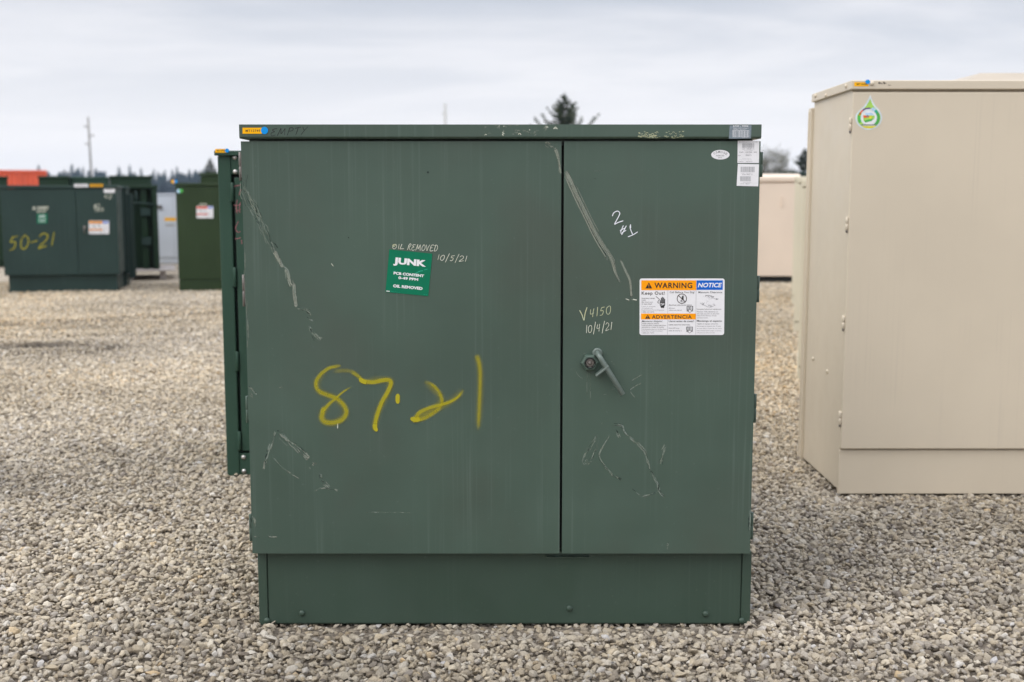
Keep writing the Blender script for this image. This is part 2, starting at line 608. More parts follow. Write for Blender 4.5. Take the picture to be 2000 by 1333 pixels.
# handwriting: strokes in a unit box, y down, baseline at 1
GL = {
    'O': [[(.55, .05), (.2, .2), (.05, .6), (.25, .95), (.6, .95), (.92, .6), (.85, .2), (.5, .04), (.3, .15)]],
    '0': [[(.55, .05), (.2, .25), (.1, .65), (.3, .97), (.65, .93), (.9, .55), (.8, .15), (.5, .05)]],
    'I': [[(.55, .0), (.42, 1.0)]],
    '1': [[(.6, .0), (.4, 1.0)]],
    'L': [[(.35, .0), (.2, .5), (.08, .95), (.4, .93), (.95, .88)]],
    'R': [[(.35, .1), (.22, .55), (.05, 1.0)], [(.15, .3), (.45, .0), (.8, .05), (.8, .3), (.3, .55)], [(.35, .52), (.55, .75), (.95, 1.0)]],
    'E': [[(.9, .1), (.4, .1), (.2, .3), (.6, .45)], [(.6, .45), (.1, .6), (.1, .9), (.4, 1.0), (.95, .85)]],
    'M': [[(.05, 1.0), (.25, .1), (.3, .1)], [(.28, .1), (.45, .7), (.5, .7), (.8, .1)], [(.8, .1), (.85, .6), (.95, 1.0)]],
    'V': [[(.02, .05), (.25, .5), (.42, 1.0), (.6, .5), (.98, .0)]],
    'D': [[(.3, .1), (.22, .6), (.12, 1.0)], [(.02, .1), (.5, .0), (.95, .3), (.85, .7), (.5, .95), (.1, 1.0)]],
    'P': [[(.25, .05), (.15, .6), (.1, 1.0)], [(.2, .1), (.6, .0), (.9, .2), (.7, .42), (.18, .5)]],
    'T': [[(.0, .12), (.5, .07), (1.0, .0)], [(.5, .08), (.45, .5), (.35, 1.0)]],
    'Y': [[(.15, .0), (.35, .3), (.5, .42)], [(1.0, .0), (.6, .35), (.1, 1.0)]],
    '2': [[(.1, .2), (.4, .0), (.8, .12), (.75, .45), (.3, .8), (.05, 1.0), (.4, .95), (1.0, .85)]],
    '4': [[(.25, .1), (.1, .55), (.5, .58), (.8, .5)], [(.75, .05), (.65, .5), (.55, 1.0)]],
    '5': [[(.9, .05), (.4, .1)], [(.4, .1), (.25, .45), (.6, .42), (.75, .65), (.55, .95), (.1, .95)]],
    '/': [[(.85, -.25), (.5, .5), (.15, 1.3)]],
    '-': [[(.1, .55), (.5, .5), (.95, .45)]],
    '#': [[(.35, .0), (.25, 1.0)], [(.75, .0), (.6, 1.0)], [(.0, .4), (1.0, .25)], [(.0, .75), (.95, .6)]],
    'e': [[(.92, .05), (.35, .08), (.12, .5), (.1, .95), (.5, .98), (.95, .9)], [(.12, .52), (.75, .45)]],
}
WD = {'I': .35, '1': .4, '/': .6, '-': .6, 'M': 1.2, ' ': .6}


def write(sh, body, x0, y0, x1, y1, h, w, l, mat, rnd, wob=.05, slant=0.0):
    """handwrite body along the baseline (x0,y0)-(x1,y1), letters h tall"""
    tot = sum(WD.get(ch, .85) for ch in body)
    k = 0.0
    for i, ch in enumerate(body):
        cw = WD.get(ch, .85)
        if ch in GL:
            for st in GL[ch]:
                pts = []
                for gx, gy in st:
                    u = (k + .08 + gx * cw * .84) / tot
                    bx, by = x0 + (x1 - x0) * u, y0 + (y1 - y0) * u
                    yy = (1 - gy) * h
                    pts.append((bx + slant * yy + rnd.gauss(0, wob * h * .5), by - yy + rnd.gauss(0, wob * h * .5)))
                sh.stroke(pts, w * rnd.uniform(.85, 1.15), l + i * .3, mat, 5, (.7, .5), rnd.uniform(.85, 1.0), .5)
        k += cw



# ------------------------------------------------------------------ ground
def ground_h(x, y):
    """gentle unevenness and two shallow wheel ruts left of the cabinets (numpy friendly)"""
    h = .010 * np.sin(x * 1.1 + .6 * np.sin(y * .7)) * np.sin(y * .9 + .4) + .006 * np.sin(x * 2.3 + y * 1.7)
    near = np.clip((y - 5.0) / 3.0, 0, 1)
    h = h * (.25 + .75 * near)
    for (ax, ay), (bx, by), w, dep in RUTS:
        dx, dy = bx - ax, by - ay
        t = np.clip(((x - ax) * dx + (y - ay) * dy) / (dx * dx + dy * dy), 0, 1)
        d2 = (x - ax - dx * t) ** 2 + ((y - ay - dy * t)) ** 2
        d = np.sqrt(d2)
        h = h - dep * np.exp(-(d / w) ** 2) + dep * .8 * np.exp(-((d - 2.2 * w) / w) ** 2)
    return h


RUTS = [((-6.2, 12.3), (-2.6, 14.3), .16, .035), ((-4.75, 10.75), (-4.05, 10.95), .13, .05), ((-6.5, 11.4), (-3.4, 12.1), .14, .018), ((-4.2, 14.9), (-3.6, 15.0), .2, .04)]

t = NT("gravel_ground")
gp = t.coords(kind="Object")
gv = t.n("ShaderNodeTexVoronoi")
gv.inputs["Scale"].default_value = 42
t.l(gp, gv.inputs["Vector"])
gcol = t.n("ShaderNodeValToRGB")
for i, (p_, c_) in enumerate(((0, (.38, .32, .245)), (.5, (.58, .495, .38)), (1, (.64, .56, .45)))):
    e = gcol.color_ramp.elements[i] if i < 2 else gcol.color_ramp.elements.new(p_)
    e.position = p_
    e.color = (*c_, 1)
gs = t.n("ShaderNodeSeparateColor")
t.l(gv.outputs["Color"], gs.inputs[0])
t.l(gs.outputs[0], gcol.inputs[0])
gc = t.mix(t.rng(gv.outputs["Distance"], .35, .75, 0, .75), gcol.outputs[0], (.06, .05, .042))
gc = t.mix(t.rng(t.noise(t.coords((1, .45, 1)), .55, 4), .35, .68, 0, .45), gc, (.40, .335, .265))
gc = t.mix(t.rng(t.noise(t.coords((.5, 1.2, 1)), .8, 5), .60, .75, 0, .35), gc, (.16, .135, .11))
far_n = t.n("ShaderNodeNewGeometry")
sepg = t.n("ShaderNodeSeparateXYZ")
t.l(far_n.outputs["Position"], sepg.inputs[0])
gc = t.mix(t.rng(sepg.outputs[1], 13, 19, .80, 0), gc, (.15, .125, .098))     # soil darkened so the gaps between near stones look shaded
gc = t.mix(t.rng(sepg.outputs[1], 70, 110, 0, .85), gc, (.10, .11, .055))
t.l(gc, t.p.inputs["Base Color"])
t.p.inputs["Roughness"].default_value = .9
t.p.inputs["Specular IOR Level"].default_value = .2
t.bump(t.math('SUBTRACT', 1.0, gv.outputs["Distance"]), .9, .02)
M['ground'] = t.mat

xs = np.concatenate([[-1600, -400, -120, -50, -25], np.linspace(-14, 14, 141), [25, 50, 120, 400, 1600]])
ys = np.concatenate([[-60, -15, -4, 0], np.linspace(2, 24, 150), [30, 45, 80, 200, 600, 1800]])
gx, gy = np.meshgrid(xs, ys)
gz = ground_h(gx, gy) * np.clip((16 - np.abs(gx)) / 4, 0, 1) * np.clip((26 - gy) / 4, 0, 1) * np.clip(gy / 2, 0, 1)
gz = gz - .010 * (np.abs(gx) < 14.01) * (gy > 1.9) * (gy < 24.1)
mb = MB()
nx, ny = len(xs), len(ys)
mb.add(np.stack([gx, gy, gz], -1).reshape(-1, 3).tolist(),
       [(j * nx + i, j * nx + i + 1, (j + 1) * nx + i + 1, (j + 1) * nx + i) for j in range(ny - 1) for i in range(nx - 1)], 0, True)
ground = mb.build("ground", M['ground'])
tag(ground, "flat yard surface of crushed beige grey stone", "ground", kind="structure")

# loose crushed stone, near the camera stone by stone
t = NT("crushed_stone")
oi = t.n("ShaderNodeObjectInfo")
cr = t.n("ShaderNodeValToRGB")
stops = ((0, (.21, .175, .14)), (.08, (.34, .285, .215)), (.40, (.475, .405, .305)), (.75, (.54, .465, .355)), (.93, (.59, .52, .41)), (1, (.66, .61, .53)))
while len(cr.color_ramp.elements) < len(stops):
    cr.color_ramp.elements.new(.5)
for e, (p_, c_) in zip(cr.color_ramp.elements, stops):
    e.position = p_
    e.color = (*c_, 1)
t.l(oi.outputs["Random"], cr.inputs[0])
tint = t.n("ShaderNodeAttribute", attribute_name="tint", attribute_type='INSTANCER')
hue = t.n("ShaderNodeAttribute", attribute_name="hue", attribute_type='INSTANCER')
hr = t.n("ShaderNodeValToRGB")
for i, (p_, c_) in enumerate(((0, (.86, .90, 1.02)), (.35, (.97, .98, 1.0)), (.75, (1.04, 1.0, .92)), (1, (1.16, .98, .74)))):
    e = hr.color_ramp.elements[i] if i < 2 else hr.color_ramp.elements.new(p_)
    e.position = p_
    e.color = (*c_, 1)
t.l(hue.outputs["Fac"], hr.inputs[0])
c1 = t.mix(1.0, cr.outputs[0], hr.outputs[0], 'MULTIPLY')
sv = t.n("ShaderNodeVectorMath", operation='SCALE')
t.l(c1, sv.inputs[0])
t.l(tint.outputs["Fac"], sv.inputs["Scale"])
mott = t.noise(t.coords((1, 1, 1)), 2.2, 5, .65)
c2 = t.mix(t.rng(mott, .35, .7, 0, .45), sv.outputs[0], t.mix(1.0, sv.outputs[0], (.68, .66, .64), 'MULTIPLY'))
t.l(c2, t.p.inputs["Base Color"])
t.p.inputs["Roughness"].default_value = .85
t.p.inputs["Specular IOR Level"].default_value = .25
t.bump(t.noise(t.coords((1, 1, 1)), 5, 5, .7), .5, .15)
M['stone'] = t.mat


def stone_mesh(seed):
    rnd = random.Random(seed)
    bm = bmesh.new()
    el = (rnd.uniform(.9, 1.45), rnd.uniform(.72, 1.0), rnd.uniform(.6, .9))
    for k in range(rnd.randint(11, 16)):
        z = 1 - 2 * (k + .5) / 16 if k < 16 else rnd.uniform(-1, 1)
        z = max(-1, min(1, z + rnd.uniform(-.2, .2)))
        a = k * 2.39996 + rnd.uniform(-.5, .5)
        r = math.sqrt(max(0, 1 - z * z))
        q = rnd.uniform(.84, 1.08)
        bm.verts.new((r * math.cos(a) * el[0] * q, r * math.sin(a) * el[1] * q, z * el[2] * q))
    res = bmesh.ops.convex_hull(bm, input=bm.verts)
    bmesh.ops.delete(bm, geom=[g for g in res["geom_interior"] if isinstance(g, bmesh.types.BMVert)], context='VERTS')
    bmesh.ops.dissolve_limit(bm, angle_limit=R(16), verts=bm.verts, edges=bm.edges)
    bmesh.ops.bevel(bm, geom=bm.edges[:], offset=.055, segments=2, affect='EDGES', profile=.6, clamp_overlap=True)
    me = bpy.data.meshes.new("stone")
    bm.to_mesh(me)
    bm.free()
    me.polygons.foreach_set("use_smooth", [True] * len(me.polygons))
    me.materials.append(M['stone'])
    return me


stones = bpy.data.collections.new("stone_shapes")
for k in range(14):
    stones.objects.link(bpy.data.objects.new("stone", stone_mesh(k)))

rng = np.random.default_rng(3)
px_, py_ = [], []
y = 2.85
while y < 19.0:
    sp = .0174 if y < 6.5 else .0174 + (y - 6.5) * .0013
    hw = .435 * y + .55
    n = int(2 * hw / sp)
    x = -hw + (np.arange(n) + rng.uniform(0, 1)) * sp
    px_.append(x + rng.normal(0, sp * .33, n))
    py_.append(y + rng.normal(0, sp * .33, n))
    y += sp * .9
X, Y = np.concatenate(px_), np.concatenate(py_)
keep = ~((X > -.74) & (X < .72) & (Y > 3.93) & (Y < 4.85))
keep &= ~((X > 1.62) & (X < 3.4) & (Y > 5.68) & (Y < 6.3))
X, Y = X[keep], Y[keep]
n = len(X)


def sm_noise(x, y, f, seed):
    r = np.random.default_rng(seed)
    out = 0
    for k in range(7):
        a, ph, ff = r.uniform(0, 6.28), r.uniform(0, 6.28), f * r.uniform(.6, 1.7)
        out = out + np.sin((x * math.cos(a) + y * math.sin(a)) * ff + ph)
    return out / 7 ** .5


size = .0103 * np.exp(rng.normal(0, .32, n)) * np.where(Y < 6.5, 1, 1 + (Y - 6.5) * .022)
size = np.minimum(np.where(rng.uniform(0, 1, n) > .985, size * 1.4, size), .0185)
Z = ground_h(X, Y) + rng.uniform(-.013, .010, n) + .001
foot = (X > -.80) & (X < .78) & (Y > 3.70) & (Y < 3.95)
foot |= (X > 1.5) & (X < 3.3) & (Y > 5.40) & (Y < 5.72)
Z = Z - .014 * foot          # pressed down along the cabinet's foot
tint_v = 1.07 + .27 * np.clip((Y - 4.6) / 3.5, 0, 1) + .11 * sm_noise(X, Y, 2.2, 1) + .07 * sm_noise(X, Y, 9, 2)
dark_amt = np.zeros(n)  # darker patches in the gravel, several along the ruts
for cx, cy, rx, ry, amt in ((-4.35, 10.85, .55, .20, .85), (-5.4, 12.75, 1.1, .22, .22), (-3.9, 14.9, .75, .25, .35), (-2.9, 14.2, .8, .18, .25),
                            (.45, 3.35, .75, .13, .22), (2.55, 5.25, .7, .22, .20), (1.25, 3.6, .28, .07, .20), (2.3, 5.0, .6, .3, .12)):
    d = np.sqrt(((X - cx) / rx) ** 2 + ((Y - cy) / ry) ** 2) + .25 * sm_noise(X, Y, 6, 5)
    dark_amt = np.maximum(dark_amt, amt * np.clip(1.4 - d, 0, 1))
tint_v = np.clip(tint_v * (1 - dark_amt), .3, 1.6)
hue_v = np.clip(.45 + .16 * sm_noise(X, Y, .9, 11) + .12 * np.clip((Y - 5.5) / 4, -1, 1) + .06 * np.clip(X / 2, -1, 1) + rng.normal(0, .17, n), 0, 1)

me = bpy.data.meshes.new("gravel")
me.vertices.add(n)
me.vertices.foreach_set("co", np.stack([X, Y, Z], -1).astype(np.float32).ravel())
for nm, ty, arr in (("rot", 'FLOAT_VECTOR', np.stack([rng.normal(0, .45, n), rng.normal(0, .45, n), rng.uniform(0, 6.28, n)], -1)),
                    ("scl", 'FLOAT_VECTOR', np.stack([size * rng.uniform(.85, 1.2, n), size * rng.uniform(.8, 1.1, n), size * rng.uniform(.75, 1.1, n)], -1))):
    a = me.attributes.new(nm, ty, 'POINT')
    a.data.foreach_set("vector", arr.astype(np.float32).ravel())
for nm, arr in (("tint", tint_v), ("hue", hue_v)):
    a = me.attributes.new(nm, 'FLOAT', 'POINT')
    a.data.foreach_set("value", arr.astype(np.float32))
a = me.attributes.new("idx", 'INT', 'POINT')
a.data.foreach_set("value", rng.integers(0, 14, n).astype(np.int32))
gravel = bpy.data.objects.new("gravel", me)
C.collection.objects.link(gravel)
tag(gravel, "loose crushed beige and grey gravel covering the yard", "gravel", kind="stuff")
ng = bpy.data.node_groups.new("gravel_scatter", 'GeometryNodeTree')
ng.interface.new_socket("Geometry", in_out='INPUT', socket_type='NodeSocketGeometry')
ng.interface.new_socket("Geometry", in_out='OUTPUT', socket_type='NodeSocketGeometry')
gi, go = ng.nodes.new("NodeGroupInput"), ng.nodes.new("NodeGroupOutput")
iop = ng.nodes.new("GeometryNodeInstanceOnPoints")
ci = ng.nodes.new("GeometryNodeCollectionInfo")
ci.inputs["Collection"].default_value = stones
ci.inputs["Separate Children"].default_value = True
ci.inputs["Reset Children"].default_value = True


def named(nm, ty):
    a = ng.nodes.new("GeometryNodeInputNamedAttribute")
    a.data_type = ty
    a.inputs["Name"].default_value = nm
    return a.outputs["Attribute"]


ng.links.new(gi.outputs[0], iop.inputs["Points"])
ng.links.new(ci.outputs[0], iop.inputs["Instance"])
iop.inputs["Pick Instance"].default_value = True
ng.links.new(named("idx", 'INT'), iop.inputs["Instance Index"])
e2r = ng.nodes.new("FunctionNodeEulerToRotation")
ng.links.new(named("rot", 'FLOAT_VECTOR'), e2r.inputs[0])
ng.links.new(e2r.outputs[0], iop.inputs["Rotation"])
ng.links.new(named("scl", 'FLOAT_VECTOR'), iop.inputs["Scale"])
ng.links.new(iop.outputs[0], go.inputs[0])
md = gravel.modifiers.new("scatter", 'NODES')
md.node_group = ng

# ------------------------------------------------------------------ the green transformer cabinet in front
YF, YB = 3.79, 3.83             # door face, base face
ROOT = Vector((at(977, 1220, YB).x, YF, 0.0))


def D(px, py, Y=YF):
    """point on the cabinet's front, in the cabinet's own coordinates"""
    return at(px, py, Y) - ROOT


def px_sheet(mb, ox, oy, scale, Y=YF, base=.0006, span=60):
    """drawing frame on the front: unit steps of 1/scale photo pixel from the pixel (ox, oy)"""
    O = D(ox, oy, Y)
    e1 = (D(ox + span, oy, Y) - O) / span / scale
    e2 = (D(ox, oy + span, Y) - O) / span / scale
    return Sheet(mb, O, e1, e2, (0, -1, 0), base)


cab = thing("transformer_cabinet", "weathered grey green metal cabinet with yellow spray painted 87.21 and a JUNK sticker", "transformer cabinet", ROOT)
DEP = 1.12
xl, xr = D(470.2, 276).x, D(1485.8, 276).x
z_lid0, z_lid1 = D(800, 271).z, D(800, 243.5).z
z_d1, z_d0 = D(800, 276.5).z, D(800, 1081.5).z
xs0, xs1 = D(1094.5, 700).x, D(1099.5, 700).x

# tank and frame behind the doors
mb = MB()
mb.box(xl + .014, xr - .014, .055, DEP, z_d0 - .02, z_lid0 + .005)
mb.build("tank", M['green'], cab, .004)
mb = MB()
LO = .014                # the lid stands this far proud of the doors
lx0, lx1 = D(467, 257, YF - LO).x, D(1487.3, 257, YF - LO).x
z_lid0, z_lid1 = D(800, 271, YF - LO).z, D(800, 243.5, YF - LO).z
mb.prism_x([(-LO, z_lid0 + .006), (-LO + .006, z_lid0), (DEP + .03, z_lid0), (DEP + .03, z_lid1 - .02), (-LO, z_lid1)], lx0, lx1)
lid_mats = [M['green'], M['scuff'], M['rub'], M['chalk_yellow'], M['chalk'], M['gouge']]
sh = px_sheet(mb, 900, 243, 1, YF - LO, .0008)
rnd = random.Random(5)
for (x, y, w, h) in ((50, 15, 12, 16), (70, 6, 8, 8), (95, 5, 30, 3), (105, 17, 14, 10), (127, 14, 18, 10), (145, 19, 12, 12), (166, 9, 10, 8), (184, 9, 8, 3), (82, 18, 3, 8)):
    for k in range(7):
        a = rnd.uniform(-.9, .9)
        cx, cy, q = x + rnd.uniform(-w, w) / 2, y + rnd.uniform(-h, h) / 2, rnd.uniform(2, 6)
        sh.stroke([(cx, cy), (cx + q * math.cos(a) * .5, cy - q * .5), (cx + q * math.cos(a), cy - q * math.sin(a) * .6)], 1.5, k * .2, rnd.choice((1, 1, 2, 4)), 4, (.2, .2), rnd.uniform(.5, 1.0))
for k in range(60):
    cx = 345 + rnd.uniform(0, 90) * (1 if k % 3 else .4)
    cy = 26 - abs(rnd.gauss(0, 5)) - (8 if k % 7 == 0 else 0)
    cy = max(12, cy)
    a, q = rnd.uniform(-.5, .5), rnd.uniform(1.5, 7)
    sh.stroke([(cx, cy), (cx + q * .5, cy - q * a), (cx + q, cy + rnd.uniform(-1, 1))], 1.2, k * .1, 3, 4, (.2, .2), rnd.uniform(.5, 1.0))
lid = mb.build("lid", lid_mats, cab, .008, 3)

mb = MB()
mb.box(xl + .02, xr - .02, .032, .052, z_d0 + .01, z_d1 - .012)
mb.build("gap_shade", M['near_black'], cab)  # near-black sheet behind the doors, paints the shade of their gap

# left door with its wear
door_mats = [M['green'], M['scuff'], M['rub'], M['gouge'], M['chalk']]
mb = MB()
mb.box(xl, xs0, 0, .032, z_d0, z_d1)
rnd = random.Random(21)
s1 = px_sheet(mb, 420, 240, 2.897)
path = [(170, 290), (166, 370), (185, 430), (225, 500), (260, 560), (290, 620), (320, 690), (345, 735)]
s1.bundle(path, 26, 70, 4, 1, (1, 1, 1, 3), rnd, (.08, .25), (.45, .95))
s1.bundle([(175, 420), (215, 440), (235, 480), (265, 555)], 12, 12, 6, 1, (1, 3, 3), rnd, (.3, .6))
s1.bundle([(345, 735), (380, 815)], 16, 12, 9, 1, (2, 2, 1), rnd, (.5, .9))
s1.stroke([(343, 735), (362, 775), (383, 818)], 24, 1, 2, 6, (.5, .7), .95)
s1.bundle([(385, 825), (412, 845), (425, 900), (440, 940)], 16, 16, 8, 1, (2, 1, 1), rnd, (.3, .8))
s1.stroke([(405, 838), (422, 880), (430, 930)], 22, 1, 2, 6, (.5, .4), .8)
s1.stroke([(455, 935), (458, 990), (466, 1048)], 26, 1, 2, 6, (.6, .6), .9)
s1.bundle([(455, 935), (466, 1050)], 14, 10, 6, 3, (1, 2), rnd, (.5, .9))
s1.bundle([(470, 1060), (520, 1075), (560, 1105)], 16, 18, 5, 1, (1, 1, 3), rnd, (.15, .4))
s1.bundle([(515, 1118), (570, 1138)], 8, 8, 4, 1, (1, 3), rnd, (.2, .5))
s1.bundle([(540, 1172), (575, 1220), (620, 1255)], 14, 20, 5, 1, (1, 1, 3), rnd, (.15, .5))
s1.bundle([(170, 660), (172, 900), (185, 1050), (190, 1300)], 7, 20, 3, 1, (1, 1, 2), rnd, (.04, .15), (.4, .8))
s1.stroke([(668, 806), (680, 822)], 4, 1, 4, 4)
s1.stroke([(762, 652), (768, 660)], 7, 1, 3, 4)
s1.ellipse(0, 0, .01, .01, 0, 3)
s2 = px_sheet(mb, 420, 680, 2.38)
for p, sp, c in (([(285, 390), (265, 440), (247, 500), (233, 570)], 10, 16), ([(290, 388), (320, 392)], 8, 8), ([(300, 395), (340, 430), (400, 480), (440, 522)], 14, 34),
                 ([(455, 540), (470, 560)], 20, 12), ([(485, 595), (505, 625), (540, 655)], 16, 20), ([(275, 515), (320, 565), (405, 618)], 4, 7), ([(470, 670), (520, 660), (580, 668)], 8, 10),
                 ([(160, 175), (195, 220)], 20, 12), ([(180, 892), (215, 897)], 5, 5), ([(245, 892), (310, 897)], 5, 8), ([(175, 780), (190, 850)], 14, 10)):
    s2.bundle(p, sp, c, 6, 1, (1, 1, 3, 2), rnd, (.12, .4), (.4, .9))
s2.bundle([(300, 185), (325, 183)], 10, 6, 5, 1, (1,), rnd, (.3, .6))
s2.stroke([(575, 350), (575, 380)], 5, 1, 4, 4, (.3, .3), .6)
s4 = px_sheet(mb, 1060, 260, 3.92)
s4.bundle([(20, 70), (55, 98), (100, 100)], 22, 16, 9, 1, (1, 2), rnd, (.15, .4), (.4, .8))
s4.stroke([(95, 125), (115, 170), (128, 240), (134, 315)], 22, 1, 2, 6, (.3, .2), 1.0, .45, (1.6, .4))
s4.bundle([(95, 120), (112, 180), (128, 240), (133, 320)], 14, 14, 6, 2, (1, 2), rnd, (.3, .7))
sA = px_sheet(mb, 0, 0, 1)
for k in range(16):
    x = 752 + rnd.uniform(0, 90)
    sA.stroke([(x, 1054 + rnd.gauss(0, .7)), (x + rnd.uniform(3, 14), 1054 + rnd.gauss(0, .7))], 1.3, .3 * k, 1, 3, (.2, .2), .8)
sA.ellipse(851, 342, 2.2, 2.2, 1, 3)
left_door = mb.build("door", door_mats, cab, .004, 3)
tag(left_door, "wide left door with spray painted number and JUNK sticker")

# right door
mb = MB()
mb.box(xs1, xr, 0, .032, z_d0, z_d1)
rnd = random.Random(31)
s4 = px_sheet(mb, 1060, 260, 3.92)
main = [(178, 290), (215, 375), (270, 495), (340, 635), (400, 760), (460, 865), (530, 975), (562, 1075), (605, 1165)]
s4.stroke(main, 44, 1, 2, 8, (.3, .2), .95, .35, (1.15, .55))
s4.stroke([(x - 12, y + 30) for x, y in main[:7]], 16, 2, 2, 8, (.2, .1), .7, .4)
s4.bundle(main, 24, 34, 6, 2, (1, 2, 2), rnd, (.2, .6), (.4, .9))
s4.bundle([(x - 10, y + 15) for x, y in main[:7]], 6, 7, 3, 5, (3,), rnd, (.3, .6), (.5, .8))
s4.stroke([(600, 975), (640, 1065), (678, 1150), (690, 1275)], 22, 1, 2, 8, (.1, .5), .75)
s4.bundle([(600, 975), (640, 1065), (678, 1150), (690, 1275)], 12, 10, 5, 2, (1, 2), rnd, (.2, .5))
s4.bundle([(645, 1285), (735, 1300)], 8, 8, 6, 2, (1, 4), rnd, (.1, .3))
s4.stroke([(365, 290), (420, 292), (480, 290)], 5, 1, 1, 5, (.1, .1), .5)
s4.stroke([(380, 345), (430, 355), (480, 340)], 8, 1, 3, 5, (.1, .1), .3)
s5 = px_sheet(mb, 1080, 760, 2.776)
for p, sp, c in (([(295, 195), (370, 195), (395, 240), (470, 305), (510, 360), (530, 440)], 9, 34), ([(530, 440), (570, 510), (582, 560), (612, 585)], 12, 26),
                 ([(330, 200), (365, 265)], 6, 8), ([(430, 540), (490, 585), (575, 562)], 8, 16), ([(240, 250), (200, 320), (172, 385), (200, 412)], 16, 26), ([(262, 255), (205, 390)], 8, 10),
                 ([(310, 250), (258, 340), (255, 385), (310, 452), (370, 500)], 4, 14), ([(310, 452), (370, 500)], 8, 10), ([(625, 270), (600, 340), (585, 412)], 12, 16),
                 ([(635, 840), (630, 885)], 6, 6), ([(1085, 640), (1080, 800)], 6, 10), ([(265, 183), (266, 192)], 3, 3)):
    s5.bundle(p, sp, c, 5.5, 1, (1, 1, 1, 3), rnd, (.1, .35), (.4, .95))
s6 = px_sheet(mb, 1080, 580, 6.06)
for p, w in (([(265, 870), (290, 920), (330, 960), (370, 975)], 7), ([(345, 672), (400, 682)], 7), ([(880, 50), (900, 62)], 10), ([(965, 308), (980, 320)], 8), ([(925, 752), (930, 762)], 9),
             ([(690, 760), (735, 800)], 7), ([(700, 830), (740, 790)], 6), ([(545, 1092), (580, 1090)], 7), ([(690, 1105), (750, 1095)], 7), ([(590, 1165), (650, 1162)], 7),
             ([(920, 1110), (990, 1060), (1060, 1030)], 16), ([(940, 1000), (1000, 960), (1070, 925)], 14), ([(925, 1130), (960, 1180), (985, 1200)], 12), ([(410, 880), (405, 1040), (408, 1190)], 7), ([(447, 870), (446, 1060), (450, 1250)], 7)):
    s6.stroke(p, w, 1, 1, 5, (.3, .2), .75)
right_door = mb.build("door", door_mats, cab, .004, 3)
tag(right_door, "narrow right door with handle, warning sign and white labels")

# hinges along both sides
for px, rows, door, sg in ((470, ((297, 353), (538, 600), (776, 828), (1008, 1060)), left_door, -1), (1484, ((297, 346), (540, 592), (772, 828), (1004, 1056)), right_door, 1)):
    for y0, y1 in rows:
        X0 = xl if sg < 0 else xr
        za, zb = D(px, y1).z, D(px, y0).z
        mb = MB()
        a, b = sorted((X0 - sg * .014, X0 + sg * .009))
        mb.box(a, b, .026, .031, za, zb)
        mb.lathe((X0 + sg * .0075, .020, za), (0, 0, 1), [(.0055, 0), (.0055, (zb - za) * .45), (.0045, (zb - za) * .47), (.0045, (zb - za) * .52), (.0055, (zb - za) * .54), (.0055, (zb - za))], 10)
        a, b = sorted((X0 + sg * .0, X0 + sg * .0030))
        mb.box(a, b, .006, .018, za + (zb - za) * .1, zb - (zb - za) * .1)
        mb.build("hinge", M['dull_steel'] if sg < 0 and y0 < 700 else M['green'], door, .0008, 1)

# base
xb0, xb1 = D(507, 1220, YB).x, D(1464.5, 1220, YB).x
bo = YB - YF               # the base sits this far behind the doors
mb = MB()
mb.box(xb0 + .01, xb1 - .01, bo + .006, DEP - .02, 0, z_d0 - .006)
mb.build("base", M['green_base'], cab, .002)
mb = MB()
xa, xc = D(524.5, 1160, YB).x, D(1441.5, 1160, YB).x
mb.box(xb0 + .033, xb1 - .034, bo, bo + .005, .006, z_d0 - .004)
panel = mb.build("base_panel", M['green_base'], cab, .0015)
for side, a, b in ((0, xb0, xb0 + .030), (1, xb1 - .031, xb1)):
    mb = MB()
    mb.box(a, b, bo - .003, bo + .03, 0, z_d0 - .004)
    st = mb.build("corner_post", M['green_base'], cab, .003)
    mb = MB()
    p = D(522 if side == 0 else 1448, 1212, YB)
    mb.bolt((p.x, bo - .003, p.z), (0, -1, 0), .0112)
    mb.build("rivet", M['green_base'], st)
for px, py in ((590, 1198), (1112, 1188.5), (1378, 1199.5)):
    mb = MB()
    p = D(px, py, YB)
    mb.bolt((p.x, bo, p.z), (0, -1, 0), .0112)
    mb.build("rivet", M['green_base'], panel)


# door handle, locking bolt and hasp
mb = MB()
p = D(1151.8, 708)
mb.lathe((p.x, 0, p.z), (0, -1, 0), [(.030, 0), (.029, .016), (.024, .020), (.0165, .020), (.0165, .010)], 6, 0, .3, False)
mb.lathe((p.x, 0, p.z), (0, -1, 0), [(.0185, .012), (.0185, .0215), (.0155, .0225), (.0155, .012)], 24, 1)
mb.lathe((p.x, 0, p.z), (0, -1, 0), [(.0148, .005), (.0148, .014), (.0130, .0155)], 20, 2)
mb.lathe((p.x, 0, p.z), (0, -1, 0), [(.0075, .014), (.0070, .019), (.004, .0205)], 5, 2, .4, False)
mb.build("locking_bolt", [M['green'], M['near_black'], M['dull_steel']], right_door, .0012, 1)
mb = MB()
a, b = D(1166.6, 689.5), D(1214.5, 767)
a.y = b.y = 0
dirn = (b - a).normalized()
pts = []
for k in range(9):
    q = k / 8 * math.pi / 2
    pts.append(a + Vector((0, -.030 * math.sin(q) - .006, 0)) + dirn * (.022 * (1 - math.cos(q))))
pts = [a + Vector((0, .0, 0))] + pts + [b + Vector((0, -.040, 0))]
pts[-2] = pts[-2]
mb.tube(pts, .0087, 14)
mb.lathe(a, (0, -1, 0), [(.0165, 0), (.0165, .007), (.012, .010)], 20)
mb.build("handle", M['handle'], right_door, .0012, 1)
mb = MB()
a, b = D(1162, 731), D(1187, 712)
a.y = b.y = 0
d = (b - a).normalized()
nrm = Vector((d.z, 0, -d.x))
